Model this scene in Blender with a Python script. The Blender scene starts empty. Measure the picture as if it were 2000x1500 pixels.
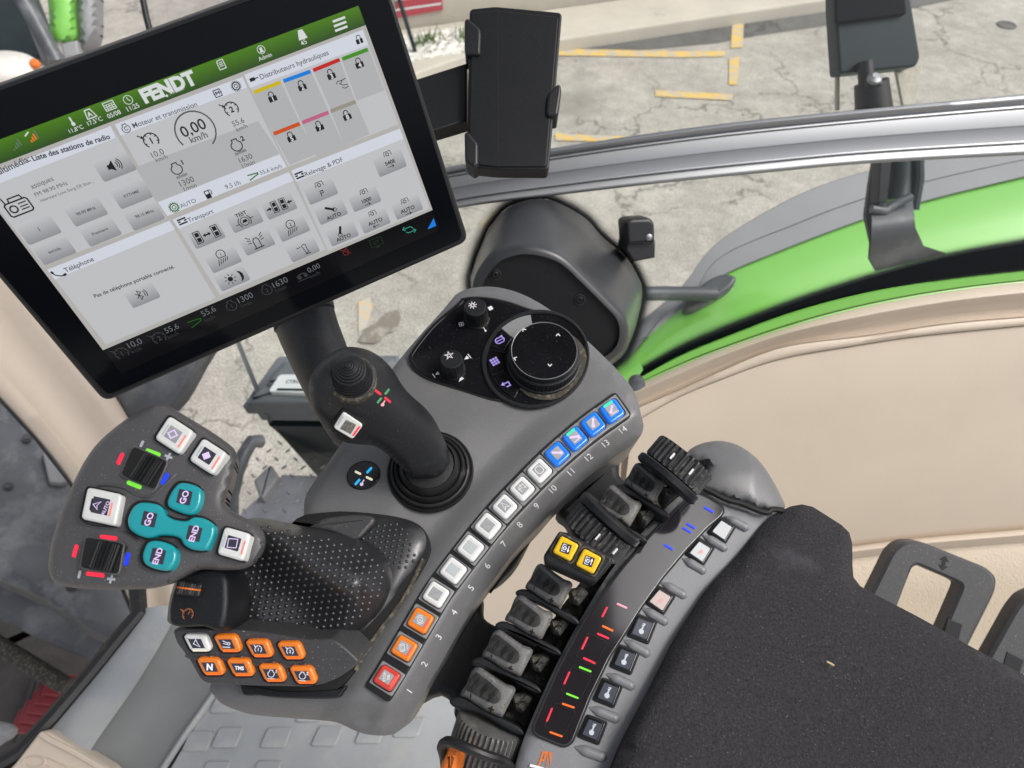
import bpy, bmesh, math, random
import numpy as np
from mathutils import Vector, Matrix
from mathutils.geometry import delaunay_2d_cdt
from mathutils.bvhtree import BVHTree
random.seed(7)
SC = bpy.context.scene
COL = SC.collection
R = math.radians

# ------------------------------------------------------------------ camera, sky, sun, exposure
CAM = Vector((0, 0, 3.0)); PITCH = R(50); FPX = 1400.0
cd = bpy.data.cameras.new('camera'); cam = bpy.data.objects.new('camera', cd); COL.objects.link(cam)
cam.location = CAM; cam.rotation_euler = (R(90) - PITCH, 0, 0)
cd.sensor_width = 36; cd.lens = 36 * FPX / 2000; cd.clip_start = 0.02; cd.clip_end = 400
cd.dof.use_dof = True; cd.dof.focus_distance = 0.47; cd.dof.aperture_fstop = 13.0
SC.camera = cam
w = bpy.data.worlds.new('World'); SC.world = w; w.use_nodes = True
nt = w.node_tree; nt.nodes.clear()
sky = nt.nodes.new('ShaderNodeTexSky'); sky.sky_type = 'NISHITA'; sky.sun_disc = False
SUN_EL, SUN_AZ = R(54), R(100)
sky.sun_elevation = SUN_EL; sky.sun_rotation = SUN_AZ; sky.dust_density = 6.0; sky.air_density = 1.0; sky.ozone_density = 1.0
hs = nt.nodes.new('ShaderNodeHueSaturation'); hs.inputs['Saturation'].default_value = 0.35
bg = nt.nodes.new('ShaderNodeBackground'); bg.inputs['Strength'].default_value = 0.14
wo = nt.nodes.new('ShaderNodeOutputWorld')
nt.links.new(sky.outputs[0], hs.inputs['Color']); nt.links.new(hs.outputs[0], bg.inputs[0]); nt.links.new(bg.outputs[0], wo.inputs[0])
sl = bpy.data.lights.new('sun', 'SUN'); so = bpy.data.objects.new('sun', sl); COL.objects.link(so)
sl.energy = 1.5; sl.angle = R(24); sl.color = (1, 0.965, 0.92)
# hazy sun on the right, a little behind the camera
sd = Vector((math.sin(SUN_AZ) * math.cos(SUN_EL), math.cos(SUN_AZ) * math.cos(SUN_EL), math.sin(SUN_EL)))
so.rotation_euler = (-sd).to_track_quat('-Z', 'Y').to_euler(); so.location = (0, 0, 8)
SC.view_settings.view_transform = 'Standard'; SC.view_settings.look = 'None'
SC.view_settings.exposure = 0.3; SC.view_settings.gamma = 1
SC.view_settings.use_curve_mapping = False
EX = 2 ** SC.view_settings.exposure
SC.render.engine = 'CYCLES'
SC.cycles.max_bounces = 8; SC.cycles.transparent_max_bounces = 12

# ------------------------------------------------------------------ geometry helpers
FWD = Vector((0, math.cos(PITCH), -math.sin(PITCH))); RT = Vector((1, 0, 0)); UP = Vector((0, math.sin(PITCH), math.cos(PITCH)))
def ray(x, y): return FWD + RT * ((x - 1000) / FPX) + UP * ((750 - y) / FPX)
def at(x, y, d): return CAM + ray(x, y) * d
def camdir(x, y, z): return RT * x + UP * y - FWD * z      # camera-space vector (z towards the viewer) to world

class Frame:
    def __init__(s, px, py, depth, n, u=(1, 0, 0)):
        s.O = at(px, py, depth); s.N = Vector(n).normalized()
        u = Vector(u); s.U = (u - s.N * u.dot(s.N)).normalized(); s.V = s.N.cross(s.U)
    def at(s, x, y, w=0.0):
        d = ray(x, y); t = ((s.O + s.N * w) - CAM).dot(s.N) / d.dot(s.N)
        return CAM + d * t
    def uv(s, x, y, w=0.0):
        p = s.at(x, y, w) - s.O
        return (p.dot(s.U), p.dot(s.V))
    def pt(s, u, v, w=0.0): return s.O + s.U * u + s.V * v + s.N * w
    def sc(s, x, y, w=0.0): return (s.at(x, y, w) - CAM).dot(FWD) / FPX

class MB:
    def __init__(s): s.v = []; s.f = []; s.m = []
    def add(s, vs, fs, m=0):
        b = len(s.v); s.v += [Vector(q) for q in vs]
        for f in fs: s.f.append([b + i for i in f]); s.m.append(m)
    def build(s, name, mats, parent=None, smooth=32, root=False):
        if not isinstance(mats, (list, tuple)): mats = [mats]
        lo = Vector([min(q[i] for q in s.v) for i in range(3)]); hi = Vector([max(q[i] for q in s.v) for i in range(3)])
        c = (lo + hi) / 2
        if root: c.z = lo.z
        me = bpy.data.meshes.new(name)
        me.from_pydata([q - c for q in s.v], [], s.f)
        for mt in mats: me.materials.append(mt)
        me.polygons.foreach_set('material_index', [min(i, len(mats) - 1) for i in s.m])
        if smooth:
            me.polygons.foreach_set('use_smooth', [True] * len(s.f)); me.set_sharp_from_angle(angle=R(smooth))
        me.update()
        o = bpy.data.objects.new(name, me); COL.objects.link(o)
        if parent:
            o.parent = parent; o.location = c - wloc(parent)
        else: o.location = c
        return o
def wloc(o):
    v = Vector(o.location)
    while o.parent: o = o.parent; v += Vector(o.location)
    return v
def tag(o, label=None, cat=None, group=None, kind=None):
    for k, x in (('label', label), ('category', cat), ('group', group), ('kind', kind)):
        if x: o[k] = x
    return o
def thing(name, label, cat, loc, group=None):
    o = bpy.data.objects.new(name, None); COL.objects.link(o); o.location = loc; o.empty_display_size = 0.03
    return tag(o, label, cat, group)

def area2(p): return sum(p[i][0] * p[(i + 1) % len(p)][1] - p[(i + 1) % len(p)][0] * p[i][1] for i in range(len(p)))
def smooth(pts, n=5, closed=True):
    N = len(pts); out = []
    for i in range(N if closed else N - 1):
        g = (lambda k: pts[k % N]) if closed else (lambda k: pts[max(0, min(N - 1, k))])
        a, b, c, d = g(i - 1), g(i), g(i + 1), g(i + 2)
        for k in range(n):
            t = k / n
            out.append(tuple(0.5 * (2 * b[j] + (c[j] - a[j]) * t + (2 * a[j] - 5 * b[j] + 4 * c[j] - d[j]) * t * t + (3 * b[j] - a[j] - 3 * c[j] + d[j]) * t ** 3) for j in range(len(b))))
    if not closed: out.append(tuple(pts[-1]))
    return out
def roundp(pts, r, n=4):
    out = []; N = len(pts)
    for i in range(N):
        a, b, c = Vector(pts[i - 1]), Vector(pts[i]), Vector(pts[(i + 1) % N])
        la, lc = (a - b).length, (c - b).length; q = min(r, la * .45, lc * .45)
        p0, p1 = b + (a - b) * (q / la), b + (c - b) * (q / lc)
        for k in range(n + 1):
            t = k / n; out.append(tuple(p0 * (1 - t) ** 2 + b * 2 * t * (1 - t) + p1 * t * t))
    return out
def rr(cx, cy, hw, hh, ang=0, r=6, n=4):
    a = R(ang); c, s = math.cos(a), math.sin(a)   # positive angle turns anticlockwise as seen in the picture
    return roundp([(cx + x * c + y * s, cy - x * s + y * c) for x, y in ((-hw, -hh), (hw, -hh), (hw, hh), (-hw, hh))], r, n)
def ell(cx, cy, a, b, ang=0, n=32):
    t = R(ang); return [(cx + a * math.cos(q) * math.cos(t) + b * math.sin(q) * math.sin(t), cy - a * math.cos(q) * math.sin(t) + b * math.sin(q) * math.cos(t)) for q in [2 * math.pi * k / n for k in range(n)]]
def inset(p, d):
    N = len(p); out = []
    for i in range(N):
        a, b, c = Vector(p[i - 1]), Vector(p[i]), Vector(p[(i + 1) % N])
        e1 = (b - a); e2 = (c - b)
        if e1.length < 1e-9: e1 = e2
        if e2.length < 1e-9: e2 = e1
        e1 = e1.normalized(); e2 = e2.normalized()
        n = Vector((-e1.y - e2.y, e1.x + e2.x))
        if n.length < 1e-6: n = Vector((-e1.y, e1.x))
        n.normalize(); k = max(0.45, n.dot(Vector((-e1.y, e1.x))))
        out.append(tuple(b + n * (d / k)))
    return out
def loft2(mb, fr, uvs, prof, m=0, cap=True, mcap=None, base=False):
    """uvs: ring in frame coordinates; prof: (inset, w) pairs from the lowest to the top"""
    if area2(uvs) < 0: uvs = uvs[::-1]
    N = len(uvs); vs = []; fs = []
    for off, wz in prof:
        q = inset(uvs, off) if off else uvs
        vs += [fr.pt(a, b, wz) for a, b in q]
    for k in range(len(prof) - 1):
        for i in range(N):
            j = (i + 1) % N; fs.append([k * N + i, k * N + j, (k + 1) * N + j, (k + 1) * N + i])
    mb.add(vs, fs, m)
    if cap: mb.add(vs[-N:], [list(range(N))], m if mcap is None else mcap)
    if base: mb.add(vs[:N][::-1], [list(range(N))], m)
def prism(mb, fr, px, w0, w1, bev=0.0005, m=0, mcap=None, seg=3, base=False):
    uvs = [fr.uv(x, y, w1) for x, y in px]
    prof = [(0, w0)] + [(bev * (1 - math.cos(k / seg * math.pi / 2)), w1 - bev + bev * math.sin(k / seg * math.pi / 2)) for k in range(seg + 1)] if bev else [(0, w0), (0, w1)]
    loft2(mb, fr, uvs, prof, m, True, mcap, base)
def flat(mb, fr, px, w, m=0):
    q = [fr.at(x, y, w) for x, y in px]
    uv = [fr.uv(x, y, w) for x, y in px]
    if area2(uv) < 0: q = q[::-1]
    mb.add(q, [list(range(len(q)))], m)
def ringp(mb, fr, outer, inner, w0, w1, bev=0.0004, m=0):
    """a raised ring between two outlines with the same number of points"""
    o = [fr.uv(x, y, w1) for x, y in outer]; n_ = [fr.uv(x, y, w1) for x, y in inner]
    if area2(o) < 0: o = o[::-1]; n_ = n_[::-1]
    N = len(o); rings = [(o, w0), (o, w1 - bev), (inset(o, bev), w1), (inset(n_, -bev), w1), (n_, w1 - bev), (n_, w0)]
    vs = [fr.pt(a, b, h) for q, h in rings for a, b in q]; fs = []
    for k in range(5):
        for i in range(N): j = (i + 1) % N; fs.append([k * N + i, k * N + j, (k + 1) * N + j, (k + 1) * N + i])
    mb.add(vs, fs, m)
def bridge(mb, rings, m=0, cap0=False, cap1=False, closed=True):
    N = len(rings[0]); vs = [q for r_ in rings for q in r_]; fs = []
    for k in range(len(rings) - 1):
        for i in range(N if closed else N - 1): j = (i + 1) % N; fs.append([k * N + i, k * N + j, (k + 1) * N + j, (k + 1) * N + i])
    if cap0: fs.append(list(range(N))[::-1])
    if cap1: fs.append([(len(rings) - 1) * N + i for i in range(N)])
    mb.add(vs, fs, m)
def resamp(p, n, closed=True):
    q = list(p) + ([p[0]] if closed else []); L = [0]
    for i in range(len(q) - 1): L.append(L[-1] + math.dist(q[i], q[i + 1]))
    out = []; k = 0
    for i in range(n):
        t = L[-1] * i / (n if closed else n - 1)
        while k < len(L) - 2 and L[k + 1] < t: k += 1
        f = (t - L[k]) / max(1e-9, L[k + 1] - L[k]); out.append(tuple(q[k][j] * (1 - f) + q[k + 1][j] * f for j in range(len(q[k]))))
    return out
def lathe(mb, O, axis, prof, n=40, m=0, cap=True, ribs=0, ribd=0.0, x=None, sx=1.0):
    """prof: (radius, height[, ribbed]) from the base up along axis"""
    A = Vector(axis).normalized(); X = Vector(x) if x else Vector((1, 0.01, 0)); X = (X - A * X.dot(A)).normalized(); Y = A.cross(X)
    if ribs: n = ribs * 4
    rings = []
    for p in prof:
        ring = []
        for i in range(n):
            a = 2 * math.pi * i / n; r_ = p[0]
            if ribs and len(p) > 2 and p[2] and i % 4 in (0, 1): r_ -= ribd
            ring.append(Vector(O) + X * (r_ * math.cos(a) * sx) + Y * (r_ * math.sin(a)) + A * p[1])
        rings.append(ring)
    bridge(mb, rings, m, False, cap)
def tube(mb, pts, r, n=12, m=0, caps=True):
    pts = [Vector(p) for p in pts]; rad = r if isinstance(r, (list, tuple)) else [r] * len(pts)
    T = (pts[1] - pts[0]).normalized(); X = T.orthogonal().normalized(); rings = []
    for i, p in enumerate(pts):
        t = (pts[min(i + 1, len(pts) - 1)] - pts[max(i - 1, 0)]).normalized()
        X = (X - t * X.dot(t)).normalized(); Y = t.cross(X)
        rings.append([p + (X * math.cos(2 * math.pi * k / n) + Y * math.sin(2 * math.pi * k / n)) * rad[i] for k in range(n)])
    bridge(mb, rings, m, caps, caps)
def box(mb, O, U, V, N, a, b, c, bev=0.0, m=0):
    """box centred on O with half sizes a, b, c along the axes, edges chamfered"""
    U, V, N = (Vector(q).normalized() for q in (U, V, N)); O = Vector(O)
    class _F: pt = staticmethod(lambda u, v, wz: O + U * u + V * v + N * wz)
    q = roundp([(-a, -b), (a, -b), (a, b), (-a, b)], bev, 3) if bev else [(-a, -b), (a, -b), (a, b), (-a, b)]
    prof = [(bev, -c), (bev * .3, -c + bev * .3), (0, -c + bev), (0, c - bev), (bev * .3, c - bev * .3), (bev, c)] if bev else [(0, -c), (0, c)]
    loft2(mb, _F, q, prof, m, True, None, True)
def strip(mb, fr, top, bot, prof, n=40, m=0):
    """sheet between two px curves; prof = (t across 0..1, w)"""
    T = resamp(smooth(top, 8, False), n, False); B = resamp(smooth(bot, 8, False), n, False)
    rings = []
    for t, wz in prof:
        rings.append([fr.at(a[0] * (1 - t) + b[0] * t, a[1] * (1 - t) + b[1] * t, wz) for a, b in zip(T, B)])
    bridge(mb, rings, m, closed=False)
def dpl(x, y, pl):
    best = (1e9, 0)
    for i in range(len(pl) - 1):
        ax, ay = pl[i][:2]; bx, by = pl[i + 1][:2]; dx, dy = bx - ax, by - ay
        t = max(0, min(1, ((x - ax) * dx + (y - ay) * dy) / (dx * dx + dy * dy)))
        d = math.hypot(x - ax - t * dx, y - ay - t * dy)
        if d < best[0]: best = (d, (dx * (y - ay) - dy * (x - ax)))
    return best
def inpoly(x, y, p):
    c = False
    for i in range(len(p)):
        x1, y1 = p[i]; x2, y2 = p[i - 1]
        if (y1 > y) != (y2 > y) and x < (x2 - x1) * (y - y1) / (y2 - y1) + x1: c = not c
    return c
def inflate(mb, fr, outline, H, w0=0.0, p=0.5, step=10, extra=None, skirt=0.0, back=0.0, m=0, taper=0.0, fn=None):
    """an outline swollen like a cushion (Poisson membrane), optional skirt and back"""
    per = sum(math.dist(outline[i], outline[i - 1]) for i in range(len(outline)))
    o = resamp(outline, max(24, int(per / step)))
    if area2(o) > 0: o = o[::-1]
    xs = [q[0] for q in o]; ys = [q[1] for q in o]; P = [Vector(q) for q in o]; nb = len(P)
    cl = o + [o[0]]; y = min(ys); k = 0
    while y < max(ys):
        x = min(xs) + (step / 2 if k % 2 else 0)
        while x < max(xs):
            if inpoly(x, y, o) and dpl(x, y, cl)[0] > step * .55: P.append(Vector((x, y)))
            x += step
        y += step * .87; k += 1
    res = delaunay_2d_cdt(P, [(i, (i + 1) % nb) for i in range(nb)], [], 1, 1e-5)
    V = res[0]; F = res[2]; n = len(V)
    bset = set()
    for i, orig in enumerate(res[3]):
        if any(q < nb for q in orig): bset.add(i)
    A = np.zeros((n, n)); E = set()
    for f in F:
        for i in range(len(f)): E.add((min(f[i], f[i - 1]), max(f[i], f[i - 1])))
    for a, b in E: A[a, b] = A[b, a] = -1
    np.fill_diagonal(A, -A.sum(1)); rhs = np.ones(n)
    for i in bset: A[i, :] = 0; A[i, i] = 1; rhs[i] = 0
    for i in range(n):
        if A[i, i] == 0: A[i, i] = 1; rhs[i] = 0
    u = np.linalg.solve(A, rhs); u = np.clip(u / u.max(), 0, 1) ** p
    front = []
    for i, q in enumerate(V):
        h = float(u[i]); wz = w0 + H * h
        if extra: wz += extra(q.x, q.y, h)
        front.append(fr.at(q.x, q.y, wz))
    fl = []
    for f in F:
        a, b, c = (front[f[0]], front[f[1]], front[f[2]])
        fl.append(list(f) if (b - a).cross(c - a).dot(fr.N) > 0 else list(f)[::-1])
    mb.add(front, fl, m)
    edge = {}
    for f in fl:
        for i in range(len(f)): edge[(f[i - 1], f[i])] = 1
    bd = [(a, b) for (a, b) in edge if (b, a) not in edge]
    if skirt:
        c = sum((front[a] for a, b in bd), Vector()) / len(bd)
        ids = {}; vs = []
        for a, b in bd:
            for q in (a, b):
                if q not in ids:
                    ids[q] = len(vs); low = front[q] - fr.N * skirt
                    vs += [front[q], low + (c - low) * taper]
        mb.add(vs, [[ids[b], ids[a], ids[a] + 1, ids[b] + 1] for a, b in bd], m)
    if back:
        bk = [fr.at(q.x, q.y, w0 - back * float(u[i]) + (extra(q.x, q.y, float(u[i])) if extra and fn == 'both' else 0)) for i, q in enumerate(V)]
        mb.add(bk, [f[::-1] for f in fl], m)
    return BVHTree.FromPolygons([tuple(q) for q in front], fl)
def drape(vs, bvh, off=0.0004):
    out = []
    for q in vs:
        q = Vector(q); d = (q - CAM).normalized(); h = bvh.ray_cast(CAM, d)
        out.append(h[0] - d * off if h[0] is not None else q)
    return out
def hit(bvh, x, y):
    h = bvh.ray_cast(CAM, ray(x, y).normalized()); n = h[1]
    if n.dot(ray(x, y)) > 0: n = -n
    return h[0], n

_tc = {}
def glyphs(s, bold=0.0, res=3):
    if (s, bold) in _tc: return _tc[(s, bold)]
    cu = bpy.data.curves.new('t', 'FONT'); cu.body = s; cu.size = 1; cu.resolution_u = res; cu.offset = bold; cu.fill_mode = 'FRONT'
    o = bpy.data.objects.new('t', cu); COL.objects.link(o)
    bpy.context.view_layer.update()
    e = o.evaluated_get(bpy.context.evaluated_depsgraph_get()); me = e.to_mesh()
    v = [(q.co.x, q.co.y) for q in me.vertices]; f = [list(p.vertices) for p in me.polygons]
    e.to_mesh_clear(); bpy.data.objects.remove(o); bpy.data.curves.remove(cu)
    x0 = min(q[0] for q in v); x1 = max(q[0] for q in v)
    v = [(a - (x0 + x1) / 2, b - 0.33) for a, b in v]
    _tc[(s, bold)] = (v, f, x1 - x0); return _tc[(s, bold)]
def axes(fr, ang):
    a = R(ang); return fr.U * math.cos(a) + fr.V * math.sin(a), -fr.U * math.sin(a) + fr.V * math.cos(a)
def text(mb, fr, x, y, w_, s, size, m=0, ang=0, bold=0.0, align='c', bvh=None, stretch=1.0):
    v, f, wd = glyphs(s, bold); O = fr.at(x, y, w_); k = fr.sc(x, y, w_) * size; U, V = axes(fr, ang)
    dx = {'c': 0, 'l': wd / 2, 'r': -wd / 2}[align]
    q = [O + U * ((a + dx) * k * stretch) + V * (b * k) for a, b in v]
    if bvh: q = drape(q, bvh)
    mb.add(q, f, m)
def icon(mb, fr, x, y, w_, size, items, m=0, ang=0, bvh=None, sv=1.0):
    """flat pictogram; coordinates -1..1, y up. L line, P polygon, C disc, A arc, T text"""
    O = fr.at(x, y, w_); k = fr.sc(x, y, w_) * size; U, V = axes(fr, ang); vs = []; fs = []; lay = [0]
    def put(p2, faces):
        b = len(vs); lift = lay[0] * 0.00001; lay[0] += 1
        vs.extend([O + U * (a * k) + V * (c * k * sv) + fr.N * lift for a, c in p2]); fs.extend([[b + i for i in f] for f in faces])
    def line(pts, wd, closed=False):
        n = len(pts); L = []; Rr = []
        for i in range(n):
            a = Vector(pts[i - 1] if (i or closed) else pts[0]); b = Vector(pts[i]); c = Vector(pts[(i + 1) % n] if (i < n - 1 or closed) else pts[i])
            e1 = (b - a).normalized() if (b - a).length > 1e-6 else (c - b).normalized(); e2 = (c - b).normalized() if (c - b).length > 1e-6 else e1
            nn = Vector((-e1.y - e2.y, e1.x + e2.x)); nn = nn.normalized() if nn.length > 1e-6 else Vector((-e1.y, e1.x))
            kk = max(.5, nn.dot(Vector((-e1.y, e1.x)))); L.append(tuple(b + nn * (wd / 2 / kk))); Rr.append(tuple(b - nn * (wd / 2 / kk)))
        put(L + Rr, [[i, (i + 1) % n, n + (i + 1) % n, n + i][::-1] for i in range(n if closed else n - 1)])
    for it in items:
        t = it[0]
        if t == 'L': line(it[1], it[2])
        elif t == 'O': line(it[1], it[2], True)
        elif t == 'P':
            p = it[1]; p = p if area2(p) > 0 else p[::-1]; put(p, [list(range(len(p)))])
        elif t == 'C': put([(it[1] + it[3] * math.cos(q * math.pi / 10), it[2] + it[3] * math.sin(q * math.pi / 10)) for q in range(20)], [list(range(20))])
        elif t == 'A':
            _, cx, cy, r_, a0, a1, wd = it; n = max(4, int(abs(a1 - a0) / 15)); full = abs(a1 - a0) >= 360
            line([(cx + r_ * math.cos(R(a0 + (a1 - a0) * q / n)), cy + r_ * math.sin(R(a0 + (a1 - a0) * q / n))) for q in range(n if full else n + 1)], wd, full)
        elif t == 'T':
            v, f, wd = glyphs(it[1], it[5] if len(it) > 5 else 0.0); put([(it[2] + a * it[4], it[3] + b * it[4]) for a, b in v], f)
    if bvh: vs = drape(vs, bvh)
    mb.add(vs, fs, m)

# ------------------------------------------------------------------ materials
def mat(name, col, rough=0.5, metal=0.0, emit=None, es=1.0, bump=0.0, bs=600.0, var=0.0, vs=8.0, speck=0.0, sps=420.0, spc=(0.35, 0.33, 0.30), spec=0.5, coat=0.0, trans=0.0, rv=0.0, bdist=0.001, aniso=False, stain=None, sts=20.0, stt=0.6):
    m = bpy.data.materials.new(name); m.use_nodes = True; n = m.node_tree.nodes; l = m.node_tree.links
    b = n['Principled BSDF']; b.inputs['Base Color'].default_value = (*col, 1); b.inputs['Roughness'].default_value = rough
    b.inputs['Metallic'].default_value = metal; b.inputs['Specular IOR Level'].default_value = spec
    if coat: b.inputs['Coat Weight'].default_value = coat; b.inputs['Coat Roughness'].default_value = 0.12
    if trans: b.inputs['Transmission Weight'].default_value = trans
    if emit: b.inputs['Emission Color'].default_value = (*emit, 1); b.inputs['Emission Strength'].default_value = es / EX
    tc = n.new('ShaderNodeTexCoord'); src = tc.outputs['Object']; c = None
    def noise(scale, detail=3.0, rg=0.55):
        q = n.new('ShaderNodeTexNoise'); q.inputs['Scale'].default_value = scale; q.inputs['Detail'].default_value = detail; q.inputs['Roughness'].default_value = rg; l.new(src, q.inputs['Vector']); return q.outputs['Fac']
    def ramp(fac, a, b_, ca, cb):
        q = n.new('ShaderNodeValToRGB'); q.color_ramp.elements[0].position = a; q.color_ramp.elements[1].position = b_
        q.color_ramp.elements[0].color = ca; q.color_ramp.elements[1].color = cb; l.new(fac, q.inputs[0]); return q.outputs[0]
    def mix(fac, a, b_):
        q = n.new('ShaderNodeMix'); q.data_type = 'RGBA'; l.new(fac, q.inputs[0])
        for s_, x in ((6, a), (7, b_)):
            if isinstance(x, tuple): q.inputs[s_].default_value = (*x[:3], 1)
            else: l.new(x, q.inputs[s_])
        return q.outputs[2]
    if var:
        lo = tuple(x * (1 - var) for x in col) + (1,); hi = tuple(min(1, x * (1 + var)) for x in col) + (1,)
        c = ramp(noise(vs, 5.0), .3, .7, lo, hi)
    if stain:
        c = mix(ramp(noise(sts, 6.0, .65), stt, stt + .12, (0, 0, 0, 1), (1, 1, 1, 1)), c if c else tuple(col), tuple(stain))
    if speck:
        f = ramp(noise(sps, 1.0), .72 - speck * .1, .76 - speck * .08, (0, 0, 0, 1), (1, 1, 1, 1))
        c = mix(f, c if c else tuple(col), tuple(spc))
    if c: l.new(c, b.inputs['Base Color'])
    if rv:
        q = n.new('ShaderNodeMapRange'); q.inputs[3].default_value = max(0.02, rough - rv); q.inputs[4].default_value = min(1, rough + rv); l.new(noise(vs * 3 + 10, 4.0), q.inputs[0]); l.new(q.outputs[0], b.inputs['Roughness'])
    if bump:
        q = n.new('ShaderNodeBump'); q.inputs['Strength'].default_value = bump; q.inputs['Distance'].default_value = bdist; l.new(noise(bs, 3.0), q.inputs['Height']); l.new(q.outputs[0], b.inputs['Normal'])
    return m
def glow(name, col, s=1.0, base=None): return mat(name, base or tuple(x * .3 for x in col), 0.3, emit=col, es=s)
def srgb(r, g, b): return tuple(((x / 255 + .055) / 1.055) ** 2.4 if x > 10 else x / 255 / 12.92 for x in (r, g, b))
M = {}
M['grey'] = mat('console_grey_plastic', (.135, .136, .140), .36, bump=.35, bs=1500, var=.06, vs=25, speck=.34, sps=1500, spc=(.24, .235, .22), stain=(.155, .152, .148), sts=14, stt=.58, rv=.06, bdist=.0003)
M['grey_lite'] = mat('armrest_grey_plastic', (.19, .195, .21), .38, bump=.3, bs=1500, var=.06, vs=25, speck=.34, sps=1500, spc=(.32, .31, .30), stain=(.215, .215, .225), sts=16, stt=.58, rv=.06, bdist=.0003)
M['head'] = mat('lever_dark_grey_plastic', (.088, .085, .089), .36, bump=.35, bs=1600, var=.05, vs=30, speck=.12, sps=1100, rv=.05, bdist=.0003)
M['side'] = mat('side_panel_dark_plastic', (.052, .052, .055), .42, bump=.3, bs=1500, speck=.10, sps=1100, var=.06, bdist=.0003)
M['black'] = mat('black_plastic', (.009, .010, .012), .45, bump=.25, bs=1200, speck=.1, sps=1200, spc=(.07, .07, .065), rv=.06, spec=.35, bdist=.0003)
M['blackm'] = mat('matt_black_plastic', (.012, .013, .016), .42, bump=.2, bs=900, var=.15, vs=15, speck=.15, sps=1100, spc=(.10, .10, .095), spec=.5, bdist=.0003)
M['rubber'] = mat('black_rubber', (.010, .010, .011), .45, var=.2, vs=40, bump=.2, bs=700, stain=(.09, .085, .075), sts=60, stt=.62, bdist=.0003)
M['grip'] = mat('grip_black_rubber', (.018, .018, .021), .36, bump=.12, bs=900, speck=.1, sps=1200, spc=(.08, .08, .08), bdist=.0003, spec=1.0)
M['gloss'] = mat('gloss_black', (.006, .006, .008), .16, speck=.12, sps=900, spc=(.06, .06, .06), var=.3, vs=20, rv=.05)
M['bezel'] = mat('screen_bezel_glass', (.003, .004, .006), .10, spec=.14)
M['housing'] = mat('terminal_housing', (.012, .012, .014), .35)
M['groove'] = mat('dark_gap', (.004, .004, .004), .7)
M['dust'] = mat('dusty_gap', (.05, .045, .035), .9, stain=(.16, .14, .10), sts=300, stt=.5)
M['pad'] = mat('armrest_fabric', (.032, .0305, .034), .95, bump=1.0, bs=900, var=.38, vs=650, speck=.26, sps=900, spc=(.10, .10, .105), stain=(.055, .054, .062), sts=22, stt=.6, spec=.25, bdist=.0012)
M['lever'] = mat('dusty_lever_plastic', (.12, .12, .12), .5, bump=.4, bs=700, var=.2, vs=60, speck=.6, sps=900, spc=(.02, .02, .02), stain=(.18, .17, .145), sts=90, stt=.52, bdist=.0004)
M['leverd'] = mat('dusty_lever_base', (.03, .03, .028), .8, bump=.8, bs=500, stain=(.13, .12, .09), sts=160, stt=.5, bdist=.001)
M['leverp'] = mat('lever_thumb_pad', (.022, .022, .022), .5, stain=(.07, .065, .055), sts=120, stt=.55)
M['keyw'] = mat('white_key_cap', (.76, .77, .75), .22, coat=.5, var=.03, vs=100)
M['keyw2'] = mat('grey_white_key_lens', (.50, .53, .54), .18, coat=.6)
M['keyo'] = mat('orange_key_cap', (.75, .20, .012), .22, coat=.6, emit=(1, .18, .02), es=.10)
M['keyod'] = mat('orange_key_glow', (.8, .12, .01), .3, emit=(1, .1, .01), es=.45)
M['keyr'] = mat('red_key_cap', (.55, .045, .03), .22, coat=.6, emit=(1, .08, .04), es=.08)
M['keyb'] = mat('blue_key_cap', (.012, .17, .72), .2, coat=.6, emit=(.02, .25, 1), es=.18)
M['keyt'] = mat('teal_key_cap', (.005, .30, .34), .2, coat=.7, emit=(0, .5, .55), es=.08)
M['keyy'] = mat('yellow_key_cap', (.78, .50, .015), .25, coat=.4)
M['clear'] = mat('grey_key_base', (.24, .245, .25), .25, coat=.4)
M['oled'] = mat('key_display_dark', (.03, .03, .042), .2, emit=(.1, .09, .16), es=.10)
M['oledg'] = mat('key_display_grey', (.34, .35, .36), .25, var=.1, vs=300)
M['mark'] = mat('white_marking', (.72, .73, .74), .5)
M['markg'] = mat('grey_marking', (.50, .52, .56), .5)
M['ink'] = mat('pale_symbol', (.8, .8, .85), .4, emit=(.75, .7, 1), es=.22)
M['inkdim'] = mat('dim_symbol', (.75, .74, .76), .4)
M['lilac'] = glow('lilac_symbol_light', (.78, .62, .95), .75)
M['violet'] = glow('violet_symbol_light', (.45, .35, .9), .7)
M['led_r'] = glow('red_led', (1, .03, .07), .9)
M['led_g'] = glow('green_led', (.22, .85, .06), .8)
M['led_b'] = glow('blue_led', (.01, .05, 1), 1.0)
M['led_c'] = glow('cyan_led', (.02, .45, .9), .9)
M['led_w'] = glow('warm_white_led', (.85, .8, .6), .8)
M['led_o'] = glow('orange_led', (1, .16, .02), .95)
M['led_p'] = glow('pink_led', (.95, .42, .48), .8)
M['dimred'] = mat('dim_red_mark', (.62, .12, .10), .5)
M['dimgreen'] = mat('dull_green_mark', (.08, .30, .13), .5)
M['orange'] = mat('orange_paint', (.62, .15, .02), .5)
M['trim'] = mat('beige_trim_plastic', (.57, .485, .395), .5, bump=.4, bs=700, var=.035, vs=7, bdist=.0008, rv=.05)
M['leather'] = mat('beige_leather_grain', (.54, .455, .35), .48, bump=.9, bs=260, var=.04, vs=10, bdist=.0015)
M['green'] = mat('green_paint', (.19, .50, .085), .25, coat=1.0, var=.02, vs=3)
M['fender'] = mat('grey_fender_plastic', (.25, .255, .27), .6, var=.06, vs=6, bump=.2, bs=300)
M['alu'] = mat('brushed_aluminium', (.33, .34, .355), .48, metal=1.0)
M['mat'] = mat('grey_floor_rubber', (.31, .325, .335), .6, var=.12, vs=9, bump=.3, bs=500, stain=(.36, .365, .36), sts=12, stt=.5)
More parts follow.
